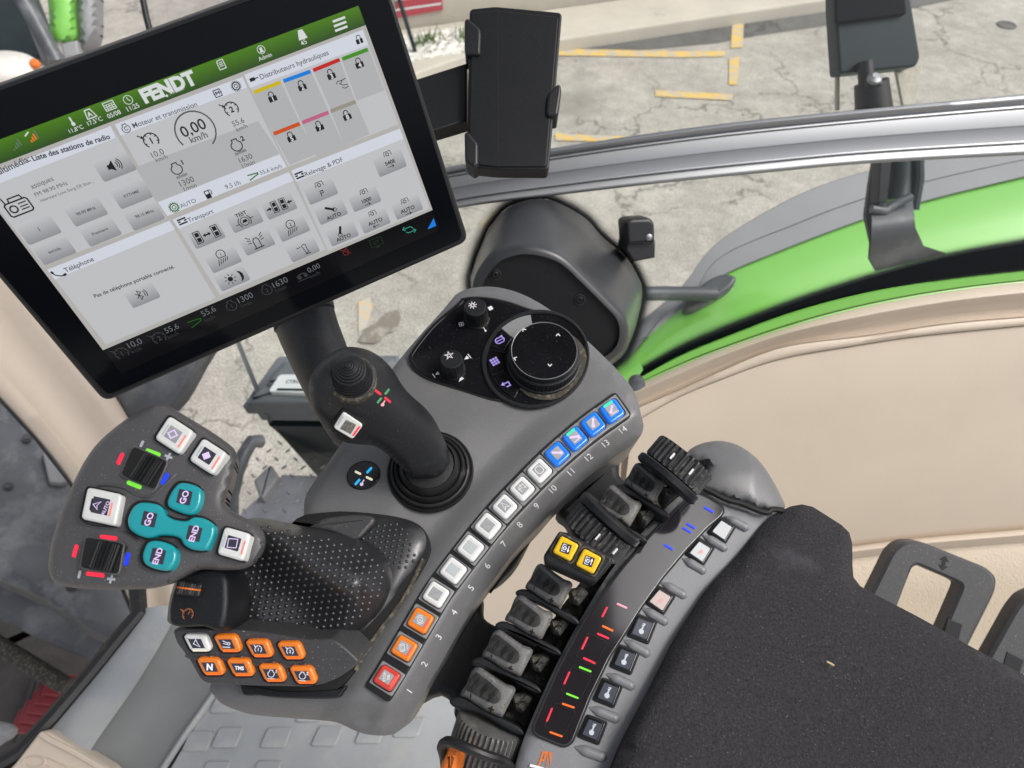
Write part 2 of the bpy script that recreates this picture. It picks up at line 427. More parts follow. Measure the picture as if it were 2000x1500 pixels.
M['matd'] = mat('grey_floor_step_rubber', (.15, .158, .16), .6, var=.12, vs=9, bump=.3, bs=500)
M['steel'] = mat('painted_dark_steel', (.075, .082, .095), .42, var=.3, vs=7, bump=.2, bs=200, rv=.15, stain=(.15, .16, .17), sts=9, stt=.5)
M['tyre'] = mat('tyre_rubber', (.05, .045, .045), .8, var=.3, vs=12, bump=.5, bs=80, bdist=.01)
M['tread'] = mat('step_plate_steel', (.33, .34, .36), .4, metal=.5, var=.15, vs=20)
M['box'] = mat('dark_green_plastic_box', (.022, .032, .036), .35, var=.2, vs=9, spec=.25)
M['boxl'] = mat('dusty_box_lid', (.15, .165, .185), .45, var=.15, vs=9)
M['label'] = mat('white_label', (.72, .76, .76), .5)
M['red'] = mat('red_sign', (.42, .05, .07), .5, var=.1, vs=3)
M['gravel'] = mat('white_gravel', (.68, .66, .62), .95, var=.3, vs=14, bump=1.0, bs=16, bdist=.05, speck=.9, sps=20, spc=(.25, .23, .2))
M['wall'] = mat('pale_render_wall', (.50, .46, .42), .85, var=.08, vs=2, stain=(.3, .27, .24), sts=1.2, stt=.55)
M['kerb'] = mat('kerb_stone', (.50, .46, .40), .9, var=.08, vs=3, bump=.3, bs=60, bdist=.01, stain=(.33, .30, .26), sts=2, stt=.6)
M['olive'] = mat('grass_green', (.10, .17, .04), .9)
M['wheel'] = mat('dusty_wheel_rubber', (.035, .035, .037), .5, var=.3, vs=200, stain=(.13, .125, .105), sts=260, stt=.55, bump=.4, bs=900, bdist=.0003)
M['straw'] = mat('straw', (.50, .36, .22), .8)
M['screw'] = mat('black_screw', (.05, .05, .055), .35, metal=.7)
def worn(name, col, under, scale=9.0, thr=.5):
    m = mat(name, col, .75); n = m.node_tree.nodes; l = m.node_tree.links; b = n['Principled BSDF']
    q = n.new('ShaderNodeTexNoise'); q.inputs['Scale'].default_value = scale; q.inputs['Detail'].default_value = 8; q.inputs['Roughness'].default_value = .7
    tc = n.new('ShaderNodeTexCoord'); l.new(tc.outputs['Object'], q.inputs['Vector'])
    r_ = n.new('ShaderNodeValToRGB'); r_.color_ramp.elements[0].position = thr - .06; r_.color_ramp.elements[1].position = thr + .06
    r_.color_ramp.elements[0].color = (*col, 1); r_.color_ramp.elements[1].color = (*under, 1); l.new(q.outputs['Fac'], r_.inputs[0]); l.new(r_.outputs[0], b.inputs['Base Color'])
    return m
M['yellow'] = worn('worn_yellow_road_paint', (.64, .43, .11), (.42, .39, .345), 11, .51)
M['orangep'] = worn('worn_orange_road_paint', (.58, .42, .24), (.46, .43, .38), 14, .46)
def ground_mat(name, a, b_, crack, sc=1.1):
    m = bpy.data.materials.new(name); m.use_nodes = True; n = m.node_tree.nodes; l = m.node_tree.links; b = n['Principled BSDF']; b.inputs['Roughness'].default_value = .9
    tc = n.new('ShaderNodeTexCoord')
    def N_(s, d=8, rg=.6):
        q = n.new('ShaderNodeTexNoise'); q.inputs['Scale'].default_value = s; q.inputs['Detail'].default_value = d; q.inputs['Roughness'].default_value = rg; l.new(tc.outputs['Object'], q.inputs['Vector']); return q
    def RP(f, p0, p1, c0, c1):
        q = n.new('ShaderNodeValToRGB'); q.color_ramp.elements[0].position = p0; q.color_ramp.elements[1].position = p1; q.color_ramp.elements[0].color = (*c0, 1); q.color_ramp.elements[1].color = (*c1, 1); l.new(f, q.inputs[0]); return q.outputs[0]
    def MX(f, x, y, mode='MIX'):
        q = n.new('ShaderNodeMix'); q.data_type = 'RGBA'; q.blend_type = mode
        if isinstance(f, float): q.inputs[0].default_value = f
        else: l.new(f, q.inputs[0])
        for k, v in ((6, x), (7, y)):
            if isinstance(v, tuple): q.inputs[k].default_value = (*v, 1)
            else: l.new(v, q.inputs[k])
        return q.outputs[2]
    base = RP(N_(1.3).outputs['Fac'], .35, .65, a, b_)
    grain = RP(N_(90, 3).outputs['Fac'], .35, .65, (.62, .62, .62), (1.25, 1.25, 1.25)); base = MX(1.0, base, grain, 'MULTIPLY'); base = MX(1.0, base, RP(N_(9, 9, .75).outputs['Fac'], .3, .7, (.72, .71, .70), (1.12, 1.12, 1.12)), 'MULTIPLY')
    wv = N_(2.2, 6, .65); mp = n.new('ShaderNodeVectorMath'); mp.operation = 'SCALE'; mp.inputs['Scale'].default_value = .75; l.new(wv.outputs['Color'], mp.inputs[0])
    ad = n.new('ShaderNodeVectorMath'); l.new(tc.outputs['Object'], ad.inputs[0]); l.new(mp.outputs[0], ad.inputs[1])
    vo = n.new('ShaderNodeTexVoronoi'); vo.feature = 'DISTANCE_TO_EDGE'; vo.inputs['Scale'].default_value = sc; l.new(ad.outputs[0], vo.inputs['Vector'])
    cr = RP(vo.outputs['Distance'], 0.003, .020, (1, 1, 1), (0, 0, 0))
    gate = RP(N_(.7, 3).outputs['Fac'], .42, .52, (0, 0, 0), (1, 1, 1)); cr = MX(1.0, cr, gate, 'MULTIPLY')
    base = MX(cr, base, crack)
    st = RP(N_(.55, 5).outputs['Fac'], .60, .72, (0, 0, 0), (1, 1, 1)); base = MX(st, base, tuple(x * .62 for x in a))
    l.new(base, b.inputs['Base Color'])
    bp = n.new('ShaderNodeBump'); bp.inputs['Strength'].default_value = .5; bp.inputs['Distance'].default_value = .01; l.new(N_(70, 4).outputs['Fac'], bp.inputs['Height']); l.new(bp.outputs[0], b.inputs['Normal'])
    return m
M['ground'] = ground_mat('weathered_asphalt', (.36, .338, .305), (.50, .472, .425), (.16, .15, .135))
M['asphalt'] = ground_mat('dark_asphalt_patch', (.115, .11, .105), (.17, .165, .155), (.06, .06, .06))
# thin glass and the dotted frit band
def glass_mat():
    m = bpy.data.materials.new('window_glass'); m.use_nodes = True; n = m.node_tree.nodes; l = m.node_tree.links; n.clear()
    o = n.new('ShaderNodeOutputMaterial'); mx = n.new('ShaderNodeMixShader'); t = n.new('ShaderNodeBsdfTransparent'); t.inputs[0].default_value = (.93, .96, .94, 1)
    g = n.new('ShaderNodeBsdfGlossy'); g.inputs['Roughness'].default_value = 0.02; f = n.new('ShaderNodeFresnel'); f.inputs[0].default_value = 1.45
    l.new(f.outputs[0], mx.inputs[0]); l.new(t.outputs[0], mx.inputs[1]); l.new(g.outputs[0], mx.inputs[2]); l.new(mx.outputs[0], o.inputs[0]); return m
M['glass'] = glass_mat()
def frit_mat(name, cell):
    """black enamel dots, UV x = metres along, y = 0 (solid) .. 1 (clear)"""
    m = bpy.data.materials.new(name); m.use_nodes = True; n = m.node_tree.nodes; l = m.node_tree.links; n.clear()
    uv = n.new('ShaderNodeUVMap'); sx = n.new('ShaderNodeSeparateXYZ'); l.new(uv.outputs[0], sx.inputs[0])
    def mth(op, a, b=None, c=None):
        q = n.new('ShaderNodeMath'); q.operation = op
        for i, v in enumerate((a, b, c)):
            if v is None: continue
            if isinstance(v, (int, float)): q.inputs[i].default_value = v
            else: l.new(v, q.inputs[i])
        return q.outputs[0]
    u = mth('DIVIDE', sx.outputs[0], cell); v = mth('DIVIDE', sx.outputs[1], cell)
    a = mth('ADD', u, v); b = mth('SUBTRACT', u, v)
    fa = mth('SUBTRACT', mth('FRACT', a), .5); fb = mth('SUBTRACT', mth('FRACT', b), .5)
    d = mth('SQRT', mth('ADD', mth('MULTIPLY', fa, fa), mth('MULTIPLY', fb, fb)))
    vc = n.new('ShaderNodeAttribute'); vc.attribute_name = 'fade'
    rad = mth('MULTIPLY', mth('SUBTRACT', 1.0, vc.outputs['Fac']), .78)
    isdot = mth('LESS_THAN', d, rad)
    o = n.new('ShaderNodeOutputMaterial'); mx = n.new('ShaderNodeMixShader'); t = n.new('ShaderNodeBsdfTransparent'); p = n.new('ShaderNodeBsdfPrincipled')
    p.inputs['Base Color'].default_value = (.004, .006, .006, 1); p.inputs['Roughness'].default_value = .15
    l.new(isdot, mx.inputs[0]); l.new(t.outputs[0], mx.inputs[1]); l.new(p.outputs[0], mx.inputs[2]); l.new(mx.outputs[0], o.inputs[0]); return m
M['frit'] = frit_mat('dotted_black_frit', .0034)
def frit_strip(name, fr, solid, edge, parent, n=80, closed=False, w_=0.0, rows=10, depth=None):
    """band that is solid black on curve `solid` and dissolves in dots towards `edge`"""
    A = resamp(smooth(solid, 8, closed), n, closed); B = resamp(smooth(edge, 8, closed), n, closed)
    if closed: A.append(A[0]); B.append(B[0])
    vs = []; uv = []; fd = []; L = 0; prev = None
    for a, b in zip(A, B):
        for k in range(rows + 1):
            t = k / rows; q = fr.at(a[0] * (1 - t) + b[0] * t, a[1] * (1 - t) + b[1] * t, w_); vs.append(q); fd.append(max(0, t * 1.0))
            u_ = fr.uv(a[0] * (1 - t) + b[0] * t, a[1] * (1 - t) + b[1] * t, w_); uv.append(u_)
    mb = MB(); rw = rows + 1
    fs = [[i * rw + k, (i + 1) * rw + k, (i + 1) * rw + k + 1, i * rw + k + 1] for i in range(len(A) - 1) for k in range(rows)]
    mb.add(vs, fs); o = mb.build(name, M['frit'], parent, smooth=0)
    me = o.data; ul = me.uv_layers.new(name='UVMap'); at_ = me.attributes.new('fade', 'FLOAT', 'POINT'); at_.data.foreach_set('value', fd)
    for lp in me.loops: ul.data[lp.index].uv = uv[lp.vertex_index]
    return o
# ================================================================== OUTSIDE
G = Frame(1000, 750, 3.0 / (-FWD.z), (0, 0, 1))
g = MB(); g.add([(-60, -30, 0), (60, -30, 0), (60, 90, 0), (-60, 90, 0)], [[0, 1, 2, 3]])
tag(g.build('ground', M['ground'], smooth=0), kind='structure')
g = MB(); flat(g, G, [(1060, 90), (1250, 70), (1400, 42), (1640, 6), (2000, -62), (2000, -30), (1640, 46), (1475, 70), (1400, 84), (1250, 98), (1060, 112)], .004)
tag(g.build('dark_asphalt_strip', M['asphalt'], smooth=0), kind='structure')
g = MB()
for p in ([(1080, 95), (1200, 97), (1330, 100), (1415, 100), (1415, 110), (1330, 112), (1200, 110), (1080, 108)],
          [(1432, 27), (1453, 27), (1451, 92), (1427, 94)], [(1424, 112), (1444, 112), (1440, 165), (1424, 165)],
          [(1280, 176), (1432, 184), (1430, 196), (1280, 188)], [(1085, 260), (1250, 268), (1230, 278), (1085, 274)]):
    flat(g, G, p, .008)
tag(g.build('painted_yellow_lines', M['yellow'], smooth=0), kind='structure')
g = MB()
for p in ([(700, 590), (722, 580), (728, 600), (716, 640), (700, 648)], [(940, 430), (990, 400), (1000, 420), (930, 560), (915, 560)], [(370, 720), (395, 715), (375, 775), (350, 790)]):
    flat(g, G, p, .008)
tag(g.build('faded_orange_paint', M['orangep'], smooth=0), kind='structure')
g = MB(); flat(g, G, smooth([(700, 664), (718, 640), (738, 628), (752, 612), (778, 606), (781, 628), (770, 646), (752, 652), (738, 668), (716, 670)], 3), .012)
tag(g.build('brown_stain', worn('oil_stain', (.20, .175, .145), (.36, .335, .30), 8, .56), smooth=0), kind='structure')
g = MB(); prism(g, G, [(760, 178), (818, 140), (911, 108), (1097, 76), (1400, 30), (1640, -5), (2000, -70), (2600, -160), (2600, -300), (900, -260), (700, 60)], -.1, .12, .02)
tag(g.build('pavement', M['kerb'], smooth=40), kind='structure')
g = MB(); prism(g, G, [(770, 70), (910, 49), (912, 99), (785, 119)], .1, .135, .01)
tag(g.build('gravel_bed', M['gravel'], smooth=0), kind='stuff')
for (px, py, s) in ((822, 88, 5), (836, 82, 4), (897, 78, 4)):
    g = MB()
    for k in range(16):
        O = G.at(px, py, .13) + Vector((random.gauss(0, .05), random.gauss(0, .05), 0)); t = Vector((random.gauss(0, .05), random.gauss(0, .05), random.uniform(.06, .16)))
        sdv = Vector((.008, 0, 0)); g.add([O - sdv, O + sdv, O + t], [[0, 1, 2]])
    tag(g.build('weed', M['olive'], smooth=0, root=True), 'small green weed tuft growing in the white gravel, ' + {822: 'left one', 836: 'middle one', 897: 'right one, beside the phone holder'}[px], 'weed', 'weeds in the gravel')
# building wall with red sign
a = G.at(745, 66, .12); b = G.at(1500, -37, .12); du = (b - a).normalized(); nn = Vector((du.y, -du.x, 0)).normalized()
bl = thing('building', 'pale rendered building wall across the road', 'building', (a + b) / 2)
g = MB(); c0 = (a + b) / 2 + nn * -.18; L = (b - a).length / 2 + .15
box(g, c0 + Vector((0, 0, 1.5)), du, nn, (0, 0, 1), L, .12, 1.5, .01); g.build('wall', M['wall'], bl)
g = MB(); box(g, c0 + Vector((0, 0, .14)), du, nn, (0, 0, 1), L, .16, .14, .01); g.build('plinth', M['kerb'], bl)
WF = Frame(820, 20, 1, nn, du); WF.O = a - nn * .02; 
g = MB(); prism(g, WF, [(770, -40), (860, -55), (866, 20), (775, 36)], -.02, .02, .005)
g.build('sign_panel', M['red'], bl)
g = MB()
for y in (-6, 14): flat(g, WF, [(772, y + 4), (862, y - 9), (862, y - 5), (772, y + 8)], .022)
g.build('sign_stripe', M['mark'], bl, smooth=0)
g = MB(); p0 = G.at(812, 104, .12); tube(g, [p0, p0 + Vector((-.35, .1, 1.6))], .018)
tag(g.build('garden_pole', M['box'], root=True), 'thin dark green pole leaning in front of the red sign', 'pole')
g = MB(); O = G.at(1966, 49, .004); lathe(g, O, (0, 0, 1), [(.09, 0), (.085, .006), (.07, .006), (.066, .002)], 24)
tag(g.build('manhole_cover', M['asphalt']), 'small round dark cover set in the grey road surface', 'manhole cover')
# parked tractor, top left
FT = Frame(120, 60, 3.2, (0.25, -.75, .6))
pt = thing('parked_tractor', 'second green tractor with grey wheel arch parked beyond the window', 'tractor', G.at(60, 60))
g = MB(); inflate(g, FT, smooth([(92, -60), (140, -60), (146, 30), (148, 74), (125, 84), (100, 78), (96, 30)], 4), .05, 0, .35, 10, skirt=.1); g.build('green_fender', M['green'], pt)
g = MB(); inflate(g, FT, smooth([(150, -60), (185, -60), (190, 40), (184, 80), (160, 100), (152, 60)], 4), .07, -.05, .4, 10, skirt=.1); g.build('wheel_arch', M['fender'], pt)
g = MB(); prism(g, FT, [(118, 84), (150, 78), (154, 106), (124, 118)], -.1, .03, .01); g.build('step', M['fender'], pt)
g = MB(); tube(g, [FT.at(-30, -110, .1), FT.at(58, 20, .1), FT.at(112, 122, .1)], .035); tube(g, [FT.at(30, -60, .06), FT.at(80, 50, .06), FT.at(122, 130, .06)], .022); g.build('door_frame', M['steel'], pt)
g = MB(); prism(g, FT, [(10, -60), (30, -60), (104, 118), (82, 122)], .0, .05, .01); g.build('door_post', M['fender'], pt)
g = MB(); inflate(g, FT, smooth([(-60, 120), (-10, 100), (40, 102), (72, 118), (86, 150), (60, 180), (-60, 200)], 4), .18, .1, .5, 12, skirt=.1); g.build('roof_corner', mat('cream_paint', (.62, .60, .56), .4), pt)
g = MB(); lathe(g, FT.at(70, 126, .2), FT.N, [(.02, 0), (.02, .015), (.01, .025)], 16); g.build('indicator_lamp', M['orange'], pt)
g = MB(); prism(g, FT, [(-200, -200), (10, -120), (100, 110), (-60, 130), (-200, 100)], -.55, -.35, .02); g.build('cab_body', M['box'], pt)
g = MB(); tube(g, [at(272, -40, 1.5), at(285, 30, 1.5), at(293, 62, 1.5)], .0065)
tag(g.build('metal_rod', M['black']), 'slim black bar above the top edge of the touchscreen', 'rod')

# front wheel fender of this tractor (right), outside the window
FE = Frame(1600, 450, 1.75, (-.10, -.35, .93))
fd = thing('front_fender', 'green front bodywork with a wide grey plastic wheel arch edge', 'fender', FE.at(1700, 700))
arc_o = [(1120, 690), (1230, 640), (1330, 560), (1400, 475), (1550, 385), (1680, 338), (1850, 300), (2060, 262)]
arc_m = [(1130, 720), (1240, 670), (1340, 606), (1400, 508), (1550, 440), (1690, 388), (1850, 345), (2060, 300)]
arc_i = [(1140, 760), (1235, 690), (1300, 615), (1400, 545), (1500, 500), (1690, 428), (1850, 382), (2060, 332)]
g = MB(); strip(g, FE, arc_o, arc_m, [(0, -.14), (0, -.01), (.03, 0), (.97, .004), (1, 0), (1, -.004)], 60); strip(g, FE, arc_m, arc_i, [(0, -.004), (.01, .003), (.95, .010), (1, .006), (1, -.02)], 60)
g.build('wheel_arch', M['fender'], fd, smooth=30)
body_lo = [(1200, 860), (1300, 800), (1400, 760), (1550, 700), (1690, 660), (1850, 630), (2060, 600)]
g = MB(); strip(g, FE, arc_i, body_lo, [(0, -.02), (.0, .0), (.03, .006), (.3, .008), (.6, .007), (1, .004)], 60)
g.build('green_panel', M['green'], fd, smooth=50)
g = MB(); O = FE.at(1375, 590, .05); tube(g, [FE.at(1180, 574, .16), FE.at(1300, 573, .10), FE.at(1395, 574, .05)], .0165); g.build('support_tube', M['steel'], fd)
g = MB(); prism(g, FE, smooth([(1335, 592), (1352, 570), (1390, 542), (1420, 534), (1438, 542), (1428, 560), (1390, 586), (1345, 606)], 4), -.0, .035, .008); g.build('mounting_foot', M['steel'], fd)
# exterior bracket with lamp box
BK = Frame(1715, 250, 1.30, (0, -.8, .6))
bk = thing('mirror_bracket', 'upright black steel bracket outside the window carrying a box lamp', 'bracket', BK.at(1750, 500))
g = MB(); prism(g, BK, roundp([(1630, -90), (1765, -90), (1798, 112), (1790, 130), (1640, 144), (1632, 20)], 8), -.02, .02, .004); g.build('lamp_box', M['box'], bk)
g = MB(); prism(g, BK, roundp([(1630, -90), (1762, -90), (1772, 28), (1632, 46)], 8), .02, .03, .003); g.build('lamp_hood', M['bezel'], bk)
g = MB(); prism(g, BK, [(1634, 60), (1641, 60), (1640, 215), (1634, 215)], -.02, -.012, 0); g.build('side_strap', M['kerb'], bk, smooth=0)
g = MB(); prism(g, BK, [(1750, 130), (1800, 125), (1788, 205), (1765, 205)], -.03, -.02, 0); g.build('side_strap', M['kerb'], bk, smooth=0)
g = MB(); tube(g, [BK.at(1690, 120, .03), BK.at(1693, 165, .03)], .014); tube(g, [BK.at(1702, 160, .03), BK.at(1708, 230, .02)], [.028, .032]); tube(g, [BK.at(1693, 160, .05), BK.at(1718, 165, .05)], .008)
g.build('joint', M['rubber'], bk)
g = MB(); lathe(g, BK.at(1706, 156, .055), (0, -.3, 1), [(.012, 0), (.012, .006), (.006, .010)], 12); g.build('bolt', M['alu'], bk)
g = MB()
tube(g, [BK.at(1722, 300, -.01), BK.at(1712, 360, -.01), BK.at(1706, 420, -.01), BK.at(1714, 470, 0)], [.016, .016, .018, .015], 10)
tube(g, [BK.at(1792, 290, -.01), BK.at(1793, 350, -.01), BK.at(1783, 410, -.01)], .011, 10)
tube(g, [BK.at(1760, 290, -.03), BK.at(1758, 350, -.03), BK.at(1752, 395, -.02)], .024, 12)
g.build('post', M['box'], bk)
g = MB(); prism(g, BK, [(1721, 300), (1742, 300), (1733, 396), (1715, 396)], -.0, .03, .002); g.build('flat_bar', M['black'], bk)
# bent plate: follows a curve down and under
T_ = [(1700, 400), (1738, 408), (1776, 380)]; g = MB()
rows = [((1700, 404), (1782, 386), .0), ((1703, 430), (1786, 420), .03), ((1702, 455), (1788, 445), .035), ((1700, 480), (1796, 462), .02), ((1698, 505), (1804, 480), -.01), ((1712, 530), (1850, 495), -.05)]
rings = []
for a, b, wz in rows: rings.append([BK.at(a[0] + (b[0] - a[0]) * t, a[1] + (b[1] - a[1]) * t, wz) for t in [k / 8 for k in range(9)]])
bridge(g, rings, closed=False); bridge(g, [[q - BK.N * .006 for q in r_] for r_ in rings[::-1]], closed=False)
g.build('bent_plate', M['steel'], bk, smooth=60)
g = MB(); tube(g, [BK.at(x, y, .02) for x, y in ((1702, 408), (1730, 412), (1745, 400), (1762, 392), (1780, 384))], .008); g.build('weld_seam', M['steel'], bk)
# lower step, storage box, grab rail
HZ = Frame(560, 760, 1.75, (-.05, -.12, .99))
sb = thing('storage_box', 'dark lidded plastic storage box with a white label on top', 'box', HZ.at(600, 800, -.3))
top = roundp([(552, 700), (770, 698), (760, 787), (482, 784)], 8)
g = MB(); prism(g, HZ, roundp([(556, 704), (766, 702), (758, 750), (516, 750)], 8), -.03, .012, .01, base=True); prism(g, HZ, top, -.09, 0, .012, base=True)
prism(g, HZ, roundp([(542, 694), (780, 692), (770, 797), (470, 794)], 8), -.085, -.05, .008, base=True); g.build('lid', M['boxl'], sb)
g = MB(); prism(g, HZ, roundp([(560, 704), (762, 702), (756, 778), (492, 776)], 8), -.13, -.085, .0, base=True); loft2(g, HZ, [HZ.uv(x, y) for x, y in roundp([(552, 700), (770, 698), (760, 787), (490, 784)], 8)], [(.07, -.5), (.0, -.12)], 0, True); g.build('tub', M['box'], sb)
g = MB(); prism(g, HZ, roundp([(546, 731), (640, 731), (630, 769), (524, 764)], 6), .0, .016, .0015); g.build('label', M['label'], sb)
g = MB(); flat(g, HZ, [(542, 758), (604, 759), (602, 764), (539, 763)], .0165); text(g, HZ, 582, 745, .0165, 'CTRONIC', 11, 0, 0, .02); g.build('label_print', M['box'], sb, smooth=0)
g = MB()
for k in range(3): box(g, HZ.at(520 + 28 * k, 800, -.10) - Vector((0, .01, 0)), (1, 0, 0), (0, 1, 0), (0, 0, 1), .012, .012, .018, .003)
g.build('latch', M['boxl'], sb)
g = MB(); tube(g, [at(x, y, d) for x, y, d in ((510, 862, 1.62), (492, 862, 1.6), (476, 888, 1.58), (462, 925, 1.56), (452, 970, 1.55), (452, 1010, 1.54))], .0155)
tag(g.build('grab_rail', M['steel'], root=True), 'curved dark metal grab rail rising left of the storage box', 'grab rail')
g = MB(); box(g, at(484, 716, 1.8), at(500, 750, 1.8) - at(470, 676, 1.8), (0, 0, 1), (0, 1, 0), .14, .018, .012, .003)
tag(g.build('support_bar', M['steel'], root=True), 'flat dark bar running down from the touchscreen to the storage box', 'support bar')
SP = Frame(540, 980, 1.95, (0, -.05, 1))
st = thing('step_plate', 'steel tread plate step with raised tear pattern below the storage box', 'step', SP.at(550, 1000, -.02))
g = MB(); prism(g, SP, [(470, 1002), (552, 926), (640, 930), (640, 1040), (470, 1040)], -.03, 0, .004); g.build('plate', M['tread'], st)
g = MB(); prism(g, SP, roundp([(494, 938), (528, 905), (545, 930), (513, 974), (506, 970)], 5), -.04, .03, .008); g.build('end_cap', M['fender'], st)
g = MB()
for i in range(-6, 10):
    for j in range(-5, 8):
        u, v = i * .027, j * .027; p = SP.pt(u, v, 0)
        if (i + j) % 2: continue
        a_ = R(45 if i % 2 else -45); lathe(g, p, SP.N, [(.010, 0), (.007, .003), (.0, .004)], 8, sx=.35, x=(math.cos(a_), math.sin(a_), 0), cap=False)
g.build('tread_pattern', M['tread'], st)
# left: chassis seen through the windscreen
FC = Frame(120, 1000, 1.75, (.45, -.15, .88))
ch = thing('tractor_chassis', 'dark bolted steel chassis with a tyre, seen through the windscreen corner', 'chassis', FC.at(100, 1100, -.1))
g = MB(); inflate(g, FC, smooth([(-160, 660), (0, 760), (80, 850), (170, 960), (290, 1160), (290, 1260), (200, 1240), (90, 1170), (-160, 1020)], 4), .03, 0, .4, 16, skirt=.1); g.build('plate', M['steel'], ch)
g = MB(); prism(g, FC, roundp([(82, 882), (100, 876), (138, 934), (122, 944), (96, 942)], 6), .02, .045, .004); g.build('bracket', M['fender'], ch)
for (x, y) in ((53, 856), (16, 951), (92, 893), (139, 1147)):
    g = MB(); lathe(g, FC.at(x, y, .03), FC.N, [(.011, 0), (.011, .004), (.007, .004), (.007, .009)], 12); g.build('bolt', M['screw'], ch)
FB = Frame(100, 1200, 1.9, (.3, -.3, .9))
g = MB(); prism(g, FB, [(-100, 1030), (0, 1105), (210, 1230), (260, 1250), (200, 1300), (100, 1262), (0, 1212), (-100, 1160)], -.06, .05, .02); g.build('beam', M['steel'], ch)
g = MB(); tube(g, [FB.at(-100, 1200, .0), FB.at(0, 1262, .0), FB.at(130, 1340, 0)], .022); g.build('pipe', M['leverd'], ch)
FTY = Frame(80, 1380, 2.2, (.2, -.5, .8))
g = MB(); inflate(g, FTY, smooth([(-100, 1240), (60, 1270), (150, 1330), (180, 1400), (120, 1480), (-100, 1560)], 4), .12, -.1, .5, 16, skirt=.2); ty = g.build('tyre', M['tyre'], ch)
g = MB()
for k in range(8): tube(g, [FTY.at(20 + 14 * k, 1450, .02), FTY.at(48 + 12 * k, 1390, .05), FTY.at(70 + 10 * k, 1320, .03)], .009, 6)
g.build('tread_lug', M['tyre'], ty)
g = MB()
for k in range(5): box(g, at(68 + 15 * k, 1412 - 18 * k, 2.0), (.6, 0, -.3), (0, 1, 0), (.3, 0, .6), .05, .03, .008, .003)
tag(g.build('red_grille', mat('dull_red_slat', (.20, .02, .03), .5)), 'stack of dull red slats seen through the windscreen, beside the tyre', 'grille')
g = MB(); inflate(g, Frame(0, 1440, 1.6, (0.1, -.3, .9)), smooth([(-80, 1408), (0, 1412), (26, 1424), (20, 1440), (0, 1452), (-80, 1500)], 4), .02, 0, .4, 10, skirt=.02)
tag(g.build('pale_cover', M['fender']), 'pale cover in the bottom left corner beyond the black seal', 'cover')

# ================================================================== CAB SHELL
WN = Frame(1600, 850, 1.05, (.03, -.9, .43))
win = thing('side_window', 'curved cab side window with dotted black border above the beige trim', 'window', WN.at(1600, 650))
g = MB(); flat(g, WN, [(440, -60), (2160, -60), (2160, 500), (1850, 560), (1550, 625), (1260, 735), (1180, 900), (640, 1000), (440, 760)], -.01)
g.build('pane', M['glass'], win, smooth=0)
fr_top = [(1222, 672), (1250, 704), (1300, 672), (1400, 627), (1550, 570), (1700, 522), (1850, 482), (2000, 453), (2160, 425)]
fr_top = [(1250, 706), (1320, 664), (1400, 627), (1550, 570), (1700, 522), (1850, 482), (2000, 453), (2160, 425)]
fr_mid = [(1256, 722), (1325, 684), (1400, 651), (1550, 592), (1700, 543), (1850, 502), (2000, 475), (2160, 447)]
fr_low = [(1244, 740), (1320, 698), (1400, 664), (1550, 609), (1700, 570), (1850, 546), (2000, 529), (2160, 515)]
g = MB(); strip(g, WN, fr_mid, fr_low, [(0, 0), (1, 0)], 50); g.build('black_border', M['bezel'], win)
frit_strip('dotted_border', WN, fr_mid, fr_top, win, 80)
g = MB(); gl = [(1240, 752), (1320, 716), (1400, 684), (1550, 633), (1700, 594), (1850, 567), (2000, 549), (2160, 535)]
strip(g, WN, fr_low, gl, [(0, -.006), (0, .004), (.15, .008), (.85, .008), (1, .002), (1, -.01)], 60); g.build('green_sill', M['green'], win)
tp = thing('side_trim_panel', 'beige moulded trim panel with leather grained lower part under the window', 'trim panel', WN.at(1600, 1400))
c1 = [(1236, 756), (1320, 719), (1400, 686), (1550, 636), (1700, 597), (1850, 570), (2000, 551), (2160, 537)]
c2 = [(1236, 800), (1320, 764), (1400, 728), (1490, 690), (1560, 672), (1694, 656), (1850, 633), (2000, 620), (2160, 608)]
c3 = [(1236, 826), (1320, 778), (1400, 744), (1520, 702), (1670, 675), (1790, 657), (2000, 636), (2160, 622)]
g = MB(); strip(g, WN, c1, c2, [(0, -.02), (0, .010), (.04, .016), (.3, .026), (.5, .018), (.68, .004), (.85, .004), (.97, .014), (1, .012)], 70); g.build('sill_roll', M['trim'], tp, smooth=60)
g = MB(); strip(g, WN, c2, c3, [(0, .008), (.05, .018), (.5, .022), (.92, .021), (1, .016), (1, .008)], 70); g.build('sill_lip', M['trim'], tp, smooth=60)
low = [(1200, 1120), (1320, 1110), (1500, 1090), (1667, 1066), (1800, 1050), (2000, 1033), (2160, 1018)]
g = MB(); strip(g, WN, c3, low, [(0, .006), (.004, .016), (.02, .0175), (.3, .020), (.6, .020), (.97, .016), (.985, .013), (1, .008)], 70)
bvt = BVHTree.FromPolygons([tuple(q) for q in g.v], g.f); g.build('upper_panel', M['trim'], tp, smooth=50)
low2 = [(1200, 1150), (1320, 1138), (1500, 1116), (1667, 1091), (1800, 1076), (2000, 1059), (2160, 1045)]
g = MB(); strip(g, WN, low, low2, [(0, .008), (.15, .022), (.45, .028), (.75, .020), (1, .0)], 70); g.build('waist_bead', M['trim'], tp, smooth=60)
g = MB(); strip(g, WN, low2, [(700, 1820), (1000, 1810), (1300, 1800), (1600, 1790), (1800, 1780), (2000, 1760), (2160, 1750)], [(0, .0), (.03, .012), (.12, .018), (.5, .02), (1, .02)], 70)
g.build('lower_panel', M['leather'], tp, smooth=60)
